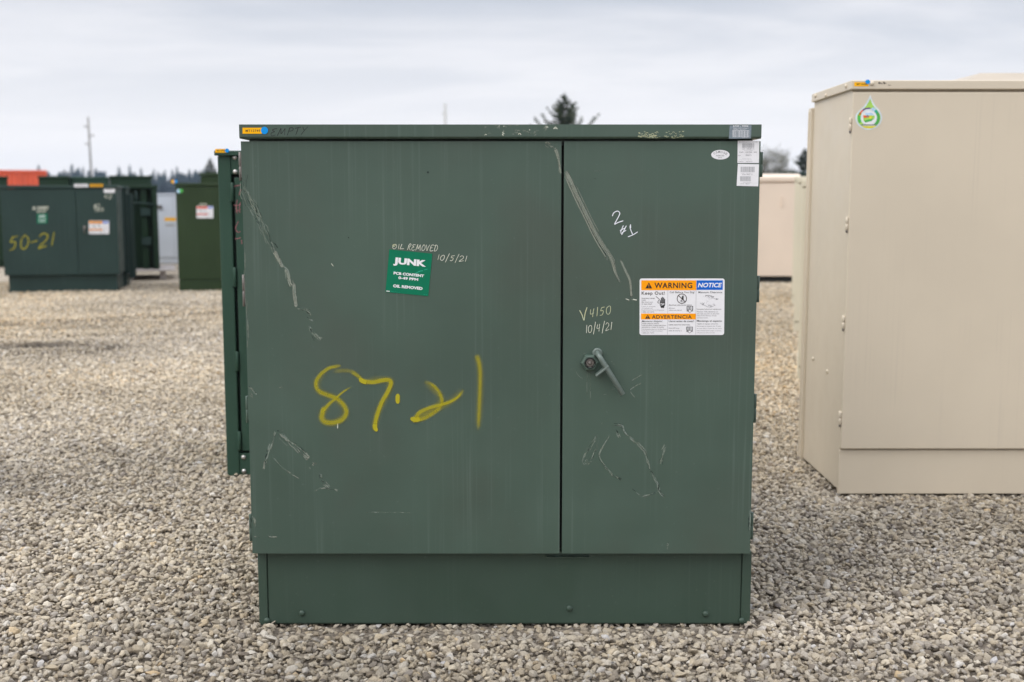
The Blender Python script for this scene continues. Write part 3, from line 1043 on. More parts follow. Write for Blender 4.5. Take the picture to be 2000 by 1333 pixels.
for k in range(1):
    q = [a + nrm * .003, b + nrm * .0035, b - nrm * .0035, a - nrm * .002]
    v = [x + Vector((0, -.004, 0)) for x in q] + [x + Vector((0, -.046, 0)) for x in q]
    mb.add(v, [(3, 2, 1, 0), (4, 5, 6, 7)] + [(i, (i + 1) % 4, 4 + (i + 1) % 4, 4 + i) for i in range(4)])
mb.build("hasp", M['handle'], right_door, .001, 1)
# torn strip of metal under the door gap
mb = MB()
p0, p1 = D(1067, 1086, YB), D(1150, 1086, YB)
mb.box(p0.x, p1.x, bo - .014, bo + .01, p0.z - .0022, p0.z + .0005)
mb.build("drip_strip", M['green'], cab, .0004, 1)

# spray-painted number
mb = MB()
rnd = random.Random(2)
s3 = px_sheet(mb, 580, 670, 5, base=.0012)
W = 66
eight = [(405, 228), (320, 245), (240, 300), (192, 370), (190, 430), (225, 478), (300, 510), (370, 535), (430, 575), (475, 635), (485, 695), (440, 758), (360, 782), (285, 778), (245, 735), (258, 665), (320, 595), (380, 545), (450, 482), (540, 425)]
s3.stroke(eight[:16], W, 0, 0, 8, (.6, .9), .74, .35, (.85, 1.3))
s3.stroke(eight[15:], W * .95, 2, 0, 8, (.9, .1), .78, .35, (1.0, .35))
s3.stroke([(340, 285), (450, 270), (540, 282), (600, 325), (645, 372)], W * .8, 1, 1, 8, (.1, .8), 1.0)
s3.stroke([(530, 280), (600, 325), (645, 372)], W * .9, 2, 0, 8, (.1, .8), .62, .3)
s3.stroke([(642, 372), (740, 385), (840, 366), (905, 364), (922, 400), (890, 480), (835, 580), (795, 690), (775, 770), (768, 828)], W, 3, 0, 8, (1, 1), .86, .4)
s3.stroke([(635, 365), (650, 375), (690, 388)], 62, 5, 0, 5, (1, .3), 1.0, .5)
s3.stroke([(770, 790), (768, 825), (775, 842)], 64, 5, 0, 5, (.3, .9), 1.0, .45)
s3.stroke([(990, 528), (989, 545), (990, 566)], 62, 0, 0, 6, (.7, .7), 1.05, .5)
s3.stroke([(1240, 378), (1315, 402), (1380, 460), (1418, 535), (1422, 600), (1385, 655), (1315, 705), (1240, 745), (1170, 750)], W * .95, 0, 0, 8, (.2, 1), .72, .35, (.8, 1.1))
s3.stroke([(1165, 748), (1205, 685), (1300, 638), (1420, 605), (1520, 570), (1590, 520), (1638, 452)], W, 3, 0, 8, (1, .2), .82, .35, (1.15, .5))
s3.stroke([(1150, 748), (1180, 752), (1215, 735)], 70, 5, 0, 5, (.9, .2), 1.0, .5)
s3.stroke([(1748, 108), (1778, 180), (1794, 280), (1796, 450), (1791, 700), (1785, 882)], W, 0, 0, 8, (.2, .1), .66, .3, (1.1, .75))
for q in ([(300, 260), (200, 380), (230, 480), (380, 545), (480, 680), (350, 790), (240, 720), (380, 540)], [(650, 375), (900, 365), (900, 470), (790, 690), (768, 840)], [(1240, 380), (1420, 560), (1180, 750), (1500, 580), (1640, 455)], [(1750, 110), (1795, 300), (1788, 860)]):
    s3.stroke(q, 125, -1.5, 1, 8, (.3, .3), .9, .1)
mb.build("spray_number", [M['spray'], M['mist']], left_door)

# chalk notes
mb = MB()
rnd = random.Random(8)
s7 = px_sheet(mb, 720, 460, 9.09, base=.0012)
write(s7, "OIL", 410, 240, 640, 248, 88, 11, 0, 0, rnd, .03, .12)
s7.stroke([(470, 160), (430, 175), (450, 200), (480, 170)], 15, 2, 1, 5)
write(s7, "REMOVeD", 680, 262, 1225, 285, 112, 11, 0, 0, rnd, .03, .15)
write(s7, "10/5/21", 1205, 440, 1745, 468, 98, 11, 0, 0, rnd, .03, .18)
mb.build("chalk_note", [M['chalk'], M['chalk_yellow']], left_door)
mb = MB()
s6 = px_sheet(mb, 1080, 580, 6.06, base=.0012)
s6.stroke([(318, 165), (345, 215), (368, 278), (380, 200), (402, 130)], 13, 0, 1, 7, (.7, .7), 1.0)
write(s6, "4150", 425, 250, 695, 196, 100, 8.5, 0, 1, rnd, .03, .02)
write(s6, "10/4/21", 380, 432, 705, 392, 92, 8, 0, 0, rnd, .03, .0)
mb.build("chalk_note", [M['chalk'], M['chalk_yellow']], right_door)
mb = MB()
s4 = px_sheet(mb, 1060, 260, 3.92, base=.0012)
s4.stroke([(538, 638), (550, 614), (577, 602), (594, 616), (588, 640), (556, 702), (578, 692), (618, 678)], 8, 0, 0, 6, (.9, .6))
for q in ([(622, 716), (602, 765)], [(645, 718), (612, 784)], [(600, 752), (632, 735)], [(606, 775), (642, 752)], [(678, 708), (676, 735), (694, 780)], [(662, 801), (700, 785), (732, 765)], [(678, 708), (680, 730)]):
    s4.stroke(q, 7.5, .3, 0, 5, (.8, .6))
mb.build("marker_note", [M['chalk_white']], right_door)
mb = MB()
s0 = px_sheet(mb, 440, 220, 5.553, YF - LO, .0011)
write(s0, "EMPTY", 482, 256, 885, 240, 84, 7, 0, 0, rnd, .03, .22)
mb.build("marker_note", [M['marker']], lid)

# JUNK sticker
LAB = [M['white'], M['orange'], M['blue'], M['black'], M['brown'], M['grey'], M['lightgrey'], M['junk'], M['mint'], M['yellow'], M['cyan'], M['foil']]
WH, OR, BL, BK, BR, GY, LG, JK, MT, YE, CY, FO = range(12)
mb = MB()
O = px_sheet(mb, 720, 460, 9.09).p(368, 250)
ref = px_sheet(mb, 720, 460, 9.09)
E1 = (ref.p(1135, 325) - ref.p(368, 250)) / 100
E2 = (ref.p(300, 1010) - ref.p(368, 250)) / 100
sj = Sheet(mb, O, E1, E2, (0, -1, 0), .0006)
sj.rect(0, 0, 100, 100, 0, JK)
sj.line([(60, 56), (66, 49), (76, 43), (82, 42)], 1.8, 1, MT)
sj.line([(84, 40), (92, 37)], 1.2, 1, MT)
sj.line([(13, 50), (21, 48.5)], 1.2, 1, MT)
sj.text("JUNK", 12, 17, 88, 36.5, 2, WH, .055)
sj.text("PCB CONTENT", 15, 50.5, 85.5, 57, 2, WH, .045)
sj.text("0-49 PPM", 27, 60.3, 73, 66.8, 2, WH, .045)
sj.text("OIL REMOVED", 16.5, 80, 85, 87, 2, WH, .045)
sj.rect(2, 96.5, 10, 98.3, 2, WH)
sj.text("PCB MARK STOCK LABEL", 11, 96.8, 34, 98.4, 2, MT)
sj.text("PS 7841", 89, 96.3, 98, 98, 2, MT)
mb.build("sticker", LAB, left_door)

# warning sign
def small(sh, rows, x0, l=2, mat=GY, bold=.0):
    for txt, x1, ya, yb in rows:
        sh.text(txt, x0, ya, x1, yb, l, mat, bold)


def warn_triangle(sh, cx, y0, y1, w, l):
    sh.poly([(cx, y0), (cx + w / 2, y1), (cx - w / 2, y1)], l, BK)
    h = y1 - y0
    sh.poly([(cx - w * .05, y0 + h * .3), (cx + w * .05, y0 + h * .3), (cx + w * .03, y0 + h * .72), (cx - w * .03, y0 + h * .72)], l + 1, OR)
    sh.ellipse(cx, y0 + h * .85, w * .05, w * .05, l + 1, OR, 10)


def dig_badge(sh, x0, y0, l):
    """the 811 shield: numerals over a downward arrow"""
    sh.poly([(x0 + 2, y0 + 2), (x0 + 118, y0 + 2), (x0 + 112, y0 + 84), (x0 + 120, y0 + 92), (x0 + 92, y0 + 98), (x0 + 62, y0 + 122), (x0 + 30, y0 + 98), (x0, y0 + 92), (x0 + 8, y0 + 84)], l, GY)
    sh.poly([(x0 + 8, y0 + 8), (x0 + 112, y0 + 8), (x0 + 106, y0 + 76), (x0 + 14, y0 + 76)], l + 1, WH)
    sh.text("811", x0 + 4, y0 + 4, x0 + 116, y0 + 76, l + 2, BK, .10)
    sh.text("811", x0 + 14, y0 + 13, x0 + 106, y0 + 66, l + 3, WH, .005)
    sh.poly([(x0 + 46, y0 + 74), (x0 + 78, y0 + 74), (x0 + 84, y0 + 92), (x0 + 62, y0 + 114), (x0 + 40, y0 + 92)], l + 2, WH)


def warning_sign(sh):
    sh.rect(265, 130, 1777, 1138, 0, WH, 40)
    sh.rect(295, 163, 1272, 338, 1, OR)
    sh.rect(1276, 163, 1744, 332, 1, BL)
    sh.rect(293, 754, 1268, 858, 1, OR)
    for x, ya, yb in ((768, 340, 750), (1270, 340, 1130), (764, 862, 1130)):
        sh.rect(x - 3, ya, x + 3, yb, 1, LG)
    warn_triangle(sh, 430, 200, 306, 122, 2)
    warn_triangle(sh, 410, 772, 846, 92, 2)
    sh.text("WARNING", 528, 203, 1202, 303, 2, BK, .022, 0, 1.12)
    sh.text("NOTICE", 1300, 206, 1730, 288, 2, WH, .03, .22)
    sh.text("ADVERTENCIA", 485, 780, 1196, 845, 2, BR, .022, 0, 1.15)
    sh.text("Keep Out!", 302, 360, 710, 436, 2, BR, .012, 0, 1.1)
    sh.text("Call Before You Dig!", 800, 358, 1242, 400, 2, BR, .002, 0, 1.08)
    sh.text("Maintain Clearance", 1313, 358, 1734, 390, 2, BK, .004, 0, 1.08)
    sh.text("\u00a1Mantente Alejado!", 302, 875, 672, 915, 2, BK, .002)
    sh.text("Llame antes de cavar!", 786, 872, 1236, 906, 2, BK, .008)
    sh.text("Mantenga el espacio", 1288, 868, 1734, 910, 2, BK, .008)
    small(sh, (("Hazardous voltage", 535, 472, 496), ("inside.", 380, 502, 522), ("May shock, burn,", 505, 540, 562), ("or cause death.", 490, 570, 592)), 302, 2, BR, .004)
    small(sh, (("If open or unlocked,", 548, 616, 638), ("immediately call:", 500, 648, 670), ("Pacific Electric Power Company", 705, 682, 704), ("1-888-222-7070", 525, 716, 736)), 302)
    small(sh, (("Electrical cable buried below", 1198, 590, 612),), 790, 2, BR)
    small(sh, (("48 hours", 895, 646, 668), ("before you dig call", 1018, 682, 708)), 790)
    small(sh, (("Energized electrical equipment.", 1728, 664, 690),), 1288, 2, BR)
    small(sh, (("Maintain 10 ft. clearance on", 1662, 708, 732), ("this side and 3 ft. on all other", 1690, 744, 768), ("sides from fences, shrubs", 1640, 780, 804), ("and structures.", 1490, 816, 838)), 1288)
    small(sh, (("\u00a1Voltaje peligroso dentro!", 612, 922, 946), ("Puede producir choques electricos,", 742, 954, 978), ("quemaduras o causar la muerte.", 702, 986, 1010)), 302, 2, BR, .004)
    small(sh, (("Si la encuentra abierta o sin llave llame", 746, 1022, 1044), ("Pacific Electric Power Company", 678, 1056, 1078), ("1-888-222-7070", 525, 1090, 1110)), 302)
    small(sh, (("Cables electricos enterrados.", 1172, 940, 964),), 784, 2, BR)
    small(sh, (("Llame 48 horas", 975, 1002, 1024), ("antes de excavar a", 1018, 1046, 1070)), 784)
    small(sh, (("Vigilen el equipo electrico.", 1672, 928, 952),), 1288, 2, BK)
    small(sh, (("Mantenga un espacio de 10 pies", 1716, 968, 994), ("de este lado y 3 pies de los otros", 1732, 1010, 1034), ("lados entre este equipo y cercas,", 1728, 1050, 1074), ("arbustos y estructuras.", 1615, 1088, 1110)), 1288)
    # no-digging roundel
    sh.ring(1018, 488, 78, 90, 2, BR)
    sh.line([(958, 432), (1078, 545)], 13, 3, BR)
    sh.ellipse(1030, 450, 12, 14, 2, BK, 12)
    sh.poly([(1012, 466), (1044, 462), (1052, 500), (1020, 505)], 2, BK)
    sh.line([(1024, 500), (1000, 545)], 12, 2, BK)
    sh.line([(1042, 500), (1060, 540)], 10, 2, BK)
    sh.line([(1046, 470), (1050, 430)], 7, 2, BK)
    sh.line([(985, 520), (1050, 548)], 7, 2, GY)
    # hand touching a live wire
    for x, ya, w in ((634, 515, 15), (654, 470, 15), (674, 456, 15), (694, 468, 15), (712, 492, 14)):
        sh.rect(x - w / 2, ya, x + w / 2, 575, 2, BK, 6)
    sh.poly([(627, 560), (720, 555), (720, 600), (706, 628), (702, 652), (646, 652), (640, 628), (626, 600)], 2, BK)
    sh.line([(632, 585), (662, 568), (668, 592), (690, 570), (694, 590), (712, 576)], 9, 3, WH)
    sh.line([(640, 600), (668, 604), (700, 590)], 7, 3, WH)
    sh.line([(556, 448), (620, 500), (588, 545), (592, 562), (616, 570)], 9, 2, BR)
    dig_badge(sh, 1100, 618, 2)
    dig_badge(sh, 1098, 986, 2)
    # sketch of shrubs kept clear of a cabinet
    r = random.Random(4)
    for cx, cy, w, h, n in ((1475, 438, 50, 18, 16), (1560, 450, 70, 22, 16), (1640, 495, 34, 16, 12), (1400, 580, 50, 20, 18), (1530, 612, 60, 24, 22), (1590, 600, 30, 14, 10), (1515, 480, 70, 40, 9), (1470, 540, 60, 40, 7)):
        for k in range(n):
            a = r.uniform(0, 6.28)
            x, y = cx + r.gauss(0, w * .45), cy + r.gauss(0, h * .45)
            q = r.uniform(6, 22)
            sh.line([(x, y), (x + q * math.cos(a), y + q * .6 * math.sin(a))], r.uniform(2.5, 5), 2, r.choice((GY, GY, LG, BK)))
    sh.line([(1430, 460), (1450, 430), (1500, 425), (1560, 455), (1600, 490), (1660, 505)], 5, 2, GY)
    sh.line([(1350, 570), (1400, 600), (1480, 635), (1540, 640), (1610, 605)], 5, 2, GY)


mb = MB()
warning_sign(px_sheet(mb, 1220, 530, 9.09, base=.0007))
mb.build("warning_sign", LAB, right_door)


def barcode(sh, x0, y0, x1, y1, l, mat, rnd, dens=30):
    x = x0
    while x < x1 - 1:
        w = (x1 - x0) / dens * rnd.choice((.35, .5, .8, 1.1))
        sh.rect(x, y0, min(x1, x + w), y1, l, mat)
        x += w + (x1 - x0) / dens * rnd.choice((.3, .4, .6))


# white barcode labels at the top right corner
rnd = random.Random(12)
mb = MB()
sb = px_sheet(mb, 1380, 230, 8.885)
sb.poly([(540, 402), (918, 402), (912, 792), (538, 790)], 0, WH)
sb.rect(548, 408, 906, 784, 1, WH, 16)
sb.text("TX", 558, 420, 588, 434, 2, GY)
sb.text("MANUFACTURED UNIT", 620, 420, 835, 432, 2, LG)
sb.text("5A", 852, 418, 882, 432, 2, GY)
barcode(sb, 620, 448, 828, 525, 2, LG, rnd)
sb.text("221 10620 11", 622, 530, 825, 556, 2, GY)
sb.text("STOCK NUMBER", 655, 570, 805, 582, 2, LG)
sb.text("4160 - 120/208 - 300", 566, 592, 874, 612, 2, GY, .01)
sb.text("SERIAL", 680, 628, 780, 640, 2, LG)
sb.text("083211", 680, 646, 778, 668, 2, GY, .01)
sb.text("KVA", 552, 652, 592, 670, 2, GY)
sb.text("WITHOUT COOLANT", 615, 710, 770, 720, 2, LG)
sb.text("WEIGHT TOTAL LBS 3100", 555, 730, 785, 740, 2, LG)
sb.text("PRIMARY", 553, 760, 645, 772, 2, GY)
sb.text("DELTA 3PH", 685, 758, 795, 772, 2, GY)
mb.build("barcode_label", LAB, right_door)
mb = MB()
sb = px_sheet(mb, 1380, 230, 8.885)
sb.poly([(545, 806), (914, 812), (902, 1200), (524, 1190)], 0, WH)
sb.rect(550, 818, 894, 1184, 1, WH, 16)
barcode(sb, 595, 855, 838, 950, 2, LG, rnd)
sb.text("NO. 10620211", 615, 962, 800, 976, 2, LG)
sb.text("4751-3821-11", 620, 984, 800, 1002, 2, GY)
sb.line([(590, 970), (888, 1022)], 1, 2, LG)
barcode(sb, 585, 1022, 775, 1110, 2, LG, rnd)
sb.text("INSTALLATION DATE", 640, 1128, 780, 1138, 2, LG)
sb.line([(560, 1140), (885, 1142)], 2, 2, LG)
sb.text("DATE", 590, 1148, 650, 1164, 2, LG)
sb.text("08/21", 682, 1148, 748, 1164, 2, GY)
mb.build("barcode_label", LAB, right_door)
mb = MB()
sb = px_sheet(mb, 1380, 230, 8.885)
sb.ellipse(240, 646, 160, 84, 0, WH, 40)
for ch, cx, cy, rot in zip("OSMOSE", (134, 174, 220, 265, 308, 346), (622, 603, 596, 600, 612, 632), (-28, -16, -5, 5, 15, 26)):
    v, f = text_shape(ch, .004)
    c_, s_ = math.cos(R(rot)), math.sin(R(rot))
    hw = 15 if ch != 'M' else 18
    mb.add([sb.p(cx + (a - .5) * 2 * hw * c_ - (b - .5) * 38 * s_, cy + (a - .5) * 2 * hw * s_ + (b - .5) * 38 * c_, 1) for a, b in v], f, GY)
sb.text("INSPECTED", 165, 650, 308, 674, 1, GY, .01)
sb.text("2019", 200, 688, 268, 706, 1, GY, .01)
mb.build("oval_sticker", LAB, right_door)
mb = MB()
sb = px_sheet(mb, 1380, 230, 8.885, YF - LO, .0011)
sb.poly([(402, 138), (780, 132), (772, 362), (385, 368)], 0, FO)
sb.text("2747 - 9352", 455, 136, 725, 160, 2, WH, .03)
sb.text("MANUFACTURED IN OREGON U", 460, 176, 728, 190, 2, WH)
sb.text("PROPERTY OF UTILITY", 460, 198, 690, 212, 2, WH)
sb.rect(448, 222, 738, 340, 1, WH)
barcode(sb, 452, 226, 734, 336, 2, FO, rnd, 26)
sb.text("0000 931", 618, 346, 718, 356, 2, WH)
mb.build("barcode_label", LAB, lid)
mb = MB()
s0 = px_sheet(mb, 440, 220, 5.553, YF - LO, .0011)
s0.rect(188, 166, 400, 231, 0, YE)
s0.text("MT12749", 222, 186, 380, 212, 1, BR, .012, 0, 1.2)
mb.build("number_tag", LAB, lid)
mb = MB()
s0 = px_sheet(mb, 440, 220, 5.553, YF - LO, .0016)
s0.ellipse(427, 196, 39, 40, 2, CY)
mb.build("dot_sticker", LAB, lid)


# ------------------------------------------------------------------ the other cabinets in the yard
class Unit:
    """a cabinet whose front stands on the ground at the given pixels; local x right, y back, z up"""

    def __init__(self, name, label, cat, group, px0, px1, ptop, pbase, rz=0.0, pref=None):
        pm = (px0 + px1) / 2
        pr = pm if pref is None else pref
        Yg = ground_y(pbase)
        p = at(pr, pbase, Yg)
        self.rz = rz
        n = Vector((math.sin(rz), -math.cos(rz), 0))
        self.n, self.q = n, Vector((p.x, p.y, 0))
        a, b = self.hit(px0, pbase), self.hit(px1, pbase)
        self.w = (b - a).length
        loc = (a + b) / 2
        loc.z = 0
        self.loc = loc
        self.H = self.hit(pr, ptop).z
        self.root = thing(name, label, cat, loc, rz, group)
        self.inv = (Matrix.Translation(loc) @ Matrix.Rotation(rz, 4, 'Z')).inverted()

    def hit(self, px, py):
        o = Vector((0, 0, CAMZ))
        d = at(px, py, 10) - o
        k = (self.q - o).dot(self.n) / d.dot(self.n)
        return o + d * k

    def L(self, px, py):
        return self.inv @ self.hit(px, py)

    def sheet(self, mb, ox, oy, scale, proud=0.0, span=20, base=.001):
        """frame on the front face, standing proud of it by the given amount"""
        O, a, b = self.L(ox, oy), self.L(ox + span, oy), self.L(ox, oy + span)
        O.y = a.y = b.y = -proud
        s = Sheet(mb, O, (a - O) / span / scale, (b - O) / span / scale, (0, -1, 0), base)
        s.STEP = .0008
        return s

    def basic(self, mat, depth, lid=.05, over=.012, base_px=None, base_mat=None, splits=(), base_in=.03, proud=.02, inset=.0, gap=.006, lid_mat=None, bevel=.006, slope=.03, door_top=None):
        """tank, lid, base and doors"""
        w, H = self.w, self.H
        zb = self.L((0 if base_px is None else 1000), base_px).z if base_px else .12
        r = self.root
        mb = MB()
        mb.box(-w / 2 + .008, w / 2 - .008, .0, depth, zb - .004, H - lid)
        mb.build("tank", mat, r, bevel)
        mb = MB()
        mb.prism_x([(-proud - over, H - lid + .004), (depth + over, H - lid + .004), (depth + over, H - slope), (-proud - over, H)], -w / 2 - over, w / 2 + over)
        self.lid = mb.build("lid", lid_mat or mat, r, bevel)
        mb = MB()
        mb.box(-w / 2 + base_in, w / 2 - base_in, base_in - .012, depth - .02, 0, zb - .005)
        self.base = mb.build("base", base_mat or mat, r, bevel)
        xs_ = [-w / 2] + [self.L(p, 450).x for p in splits] + [w / 2]
        self.doors = []
        for a, b in zip(xs_, xs_[1:]):
            mb = MB()
            mb.box(a + gap / 2, b - gap / 2, -proud, -.001, zb, H - lid - (door_top or .008))
            self.doors.append(mb.build("door", mat, r, bevel * .7))
        return self


TAGM = LAB


def mini_tag(u, parent, ox0, oy0, ox1, oy1, proud, dot=True, text=True):
    """yellow number tag with a blue dot at its right end"""
    mb = MB()
    sh = u.sheet(mb, 0, 0, 1, proud)
    sh.rect(ox0, oy0, ox1, oy1, 0, YE)
    if text:
        h = oy1 - oy0
        sh.text("MT127" + str(40 + int(ox0) % 50), ox0 + h * .5, oy0 + h * .25, ox1 - h * .4, oy1 - h * .3, 1, BR, .012)
    mb.build("number_tag", LAB, parent)
    if dot:
        mb = MB()
        sh = u.sheet(mb, 0, 0, 1, proud + .0016)
        r = (oy1 - oy0) * .55
        sh.ellipse(ox1 + r * .3, (oy0 + oy1) / 2 - r * .1, r, r, 1, CY)
        mb.build("dot_sticker", LAB, parent)


def mini_sign(u, parent, x0, y0, x1, y1, proud, red=False):
    """the same warning sign, seen small on a distant cabinet"""
    mb = MB()
    O = u.L(x0, y0)
    a, b = u.L(x1, y0), u.L(x0, y1)
    O.y = a.y = b.y = -proud
    W_, H_ = 1777 - 265, 1138 - 130
    e1, e2 = (a - O) / W_, (b - O) / H_
    sh = Sheet(mb, O - e1 * 265 - e2 * 130, e1, e2, (0, -1, 0), .001)
    sh.STEP = .0008
    warning_sign(sh)
    mats = list(LAB)
    if red:
        mats[OR] = M['red']
    mb.build("warning_sign", mats, parent)


def mini_handle(u, parent, px, py, size, proud, mat):
    mb = MB()
    p = u.L(px, py)
    p.y = -proud
    mb.lathe(p, (0, -1, 0), [(size * .5, 0), (size * .5, .012), (size * .3, .016)], 12)
    q = p + Vector((-size * .15, -.035, -size * 2.0))
    mb.tube([p + Vector((0, -.01, 0)), p + Vector((0, -.035, -size * .2)), q], size * .16, 8)
    mb.build("handle", mat, parent)


# --- tall dark green cabinet just behind, to the left
u = Unit("switch_cabinet", "dark green framed cabinet with pink pencil marks standing behind the JUNK cabinet", "electrical cabinet", None, 445, 1130, 295, 931, 0, 470)
w, H = u.w, u.H
mb = MB()
mb.box(-w / 2 + .03, w / 2 - .03, .03, 1.0, .02, H - .03)
mb.build("tank", M['forest'], u.root, .004)
mb = MB()
mb.prism_x([(-.03, H - .024), (1.03, H - .024), (1.03, H - .01), (-.03, H)], -w / 2 - .012, w / 2 + .012)
u.lid = mb.build("lid", M['forest'], u.root, .003)
zt, zb = u.L(460, 341).z, u.L(460, 885).z
xpost = u.L(456.5, 500).x
for sgn in (-1, 1):
    mb = MB()
    a, b = sorted((sgn * w / 2, sgn * xpost * -1 * -1 if sgn < 0 else -xpost))
    if sgn < 0:
        a, b = -w / 2, xpost
    else:
        a, b = -xpost, w / 2
    mb.box(a, b, -.012, .05, 0, H - .026)
    mb.build("corner_post", M['forest'], u.root, .004)
for z0, z1, rows in ((zt, H - .028, (308, 336)), (.012, zb, (893, 920))):
    mb = MB()
    mb.box(xpost + .001, -xpost - .001, -.008, .03, z0, z1)
    rail = mb.build("rail", M['forest'], u.root, .003)
    for py in rows:
        for sgn in (0, 1):
            p = u.L(451 if py < 400 else 467.5, py)
            mb = MB()
            px_ = (u.L(456.5, 500).x + .022) * (1 if sgn == 0 else -1)
            mb.bolt((px_, -.008, p.z), (0, -1, 0), .0125)
            mb.build("bolt", M['steel'], rail)
# recessed gap and the door leaves
mb = MB()
mb.box(xpost + .002, -xpost - .002, .022, .031, zb + .001, zt - .001)
mb.build("gap_shade", M['near_black'], u.root)  # near-black sheet darkens the gaps round the door leaves
xg = u.L(462.5, 500).x
half = 0.0
for a, b in ((xg, -.006), (.006, -xg)):
    mb = MB()
    mb.box(a, b, -.010, .018, zb + .012, zt - .016)
    dmats = [M['forest'], M['pink']]
    if a < -.1:
        rnd = random.Random(3)
        shp = u.sheet(mb, 420, 280, 6.66, .010)
        for q in ([(250, 562), (300, 555), (345, 545)], [(320, 690), (332, 640), (345, 600)], [(300, 730), (285, 830), (300, 930)], [(340, 760), (325, 850), (330, 920)], [(250, 810), (300, 815), (345, 800)],
                  [(275, 900), (310, 880), (345, 860)], [(325, 1010), (285, 1080), (280, 1130), (310, 1170), (345, 1150)], [(265, 1255), (310, 1250), (350, 1235)], [(355, 1260), (360, 1330)]):
            shp.stroke(q, 22, .3, 1, 6, (.3, .3), 1.0, .2)
    dr = mb.build("door", dmats, u.root, .004)
    if a < -.1:
        for y0, y1 in ((357, 394), (522, 560), (686, 724), (842, 878)):
            za, zb2 = u.L(458, y1).z, u.L(458, y0).z
            xh = u.L(456.5 - (y0 - 357) * -.003, 500).x
            mb = MB()
            mb.box(xpost - .012, xpost + .010, -.017, -.010, za, zb2)
            mb.lathe((xpost + .006, -.016, za), (0, 0, 1), [(.0075, 0), (.0075, zb2 - za)], 10)
            mb.build("hinge", M['forest'], dr, .001, 1)
mini_tag(u, u.lid, 430, 296, 452.5, 303.5, .031)

# --- big beige cabinet on the right
Yb = ground_y(966)
fb = Vector(at(1636, 966, Yb))
bx0 = at(1650, 570, Yb).x
Hb = at(1700, 157.5, Yb - .01).z
rb = thing("beige_cabinet", "tall beige cabinet with a round-bottomed droplet sticker and hinges along its corner", "electrical cabinet", (bx0, Yb, 0))
WB, DB = 2.1, .70
zseam = at(1800, 878, Yb).z
zl0 = at(1800, 176.5, Yb).z


def LB(px, py, off=0.0):
    return at(px, py, Yb - off) - Vector((bx0, Yb, 0))


mb = MB()
mb.box(.004, WB, .012, DB, 0.02, zl0 + .01)
mb.build("tank", M['beige'], rb, .004)
mb = MB()
mb.box(.0, WB, .0, .02, .002, zseam - .004)
basep = mb.build("base_panel", M['beige'], rb, .004)
mb = MB()
mb.box(.002, WB, -.016, .011, zseam + .005, zl0 - .010)
sh = Sheet(mb, LB(1900, 1100, .016), (LB(1960, 1100, .016) - LB(1900, 1100, .016)) / 60, (LB(1900, 1160, .016) - LB(1900, 1100, .016)) / 60, (0, -1, 0))
bdoor = mb.build("door", M['beige'], rb, .005, 3)
mb = MB()
mb.prism_x([(-.022, zl0 + .002), (DB + .005, zl0 - .004), (DB + .005, Hb - .004), (-.022, Hb)], -.010, WB + .02)
blid = mb.build("lid", M['beige'], rb, .004, 2)
for y_, dz in ((.06, -.020), (.42, -.034), (.62, -.020)):
    mb = MB()
    mb.bolt((-.010, y_, Hb + dz), (-1, 0, 0), .011)
    mb.build("bolt", M['beige'], blid)
p = LB(1703, 163.5, .022)
mb = MB()
mb.bolt((p.x, -.022, p.z), (0, -1, 0), .011)
mb.build("bolt", M['beige'], blid)
# side flange at the back and rubbed seam
mb = MB()
mb.box(-.011, WB, DB + .002, DB + .055, .0, Hb - .075)
mb.box(-.017, .02, DB + .025, DB + .040, .02, Hb - .09)
mb.build("rear_flange", M['beige'], rb, .004)
for y0, y1 in ((230, 256), (425, 450), (617, 642), (804, 829)):
    za, zb_ = LB(1655, y1).z, LB(1655, y0).z
    mb = MB()
    mb.box(-.006, .004, -.008, .016, za, zb_)
    mb.lathe((-.005, -.010, za), (0, 0, 1), [(.0065, 0), (.0065, (zb_ - za) * .42), (.0048, (zb_ - za) * .45), (.0048, (zb_ - za) * .56), (.0065, (zb_ - za) * .59), (.0065, (zb_ - za))], 10)
    mb.lathe((-.005, -.010, za - .012), (0, 0, 1), [(.004, 0), (.0055, .012)], 8, 1)
    mb.build("hinge", [M['beige'], M['dull_steel']], bdoor, .001, 1)
for y_, z_ in ((.55, .585), (.27, .56)):
    mb = MB()
    mb.bolt((.004, y_, z_), (-1, 0, 0), .012)
    mb.build("bolt", M['beige'], rb)


def beige_sheet(mb, ox, oy, scale, proud, base=.0008):
    O, a, b = LB(ox, oy, proud), LB(ox + 40, oy, proud), LB(ox, oy + 40, proud)
    return Sheet(mb, O, (a - O) / 40 / scale, (b - O) / 40 / scale, (0, -1, 0), base)


DROP = [M['drop_edge'], M['lime'], M['leafg'], M['red'], M['purple'], M['skyb'], M['dyellow'], M['orange'], M['white'], M['grey'], M['mint']]
mb = MB()
sh = beige_sheet(mb, 1640, 150, 11.1, .016)


def drop_outline(k):
    cx, cy, rx, ry = 632, 895, 292 * k, 262 * k
    pts = [(cx + rx * math.cos(R(a)), cy + ry * math.sin(R(a))) for a in range(-25, 206, 11)]
    top = (665 - (1 - k) * 20, 390 + (1 - k) * 700)
    L_, R_ = pts[-1], pts[0]
    left = [(L_[0] + (top[0] - L_[0]) * t + 40 * k * math.sin(math.pi * t) * (1 if t > .35 else .2), L_[1] + (top[1] - L_[1]) * t) for t in (.2, .4, .6, .8)]
    right = [(top[0] + (R_[0] - top[0]) * t - 34 * k * math.sin(math.pi * t) * (1 if t < .65 else .2), top[1] + (R_[1] - top[1]) * t) for t in (.2, .4, .6, .8)]
    return pts + left + [top] + right


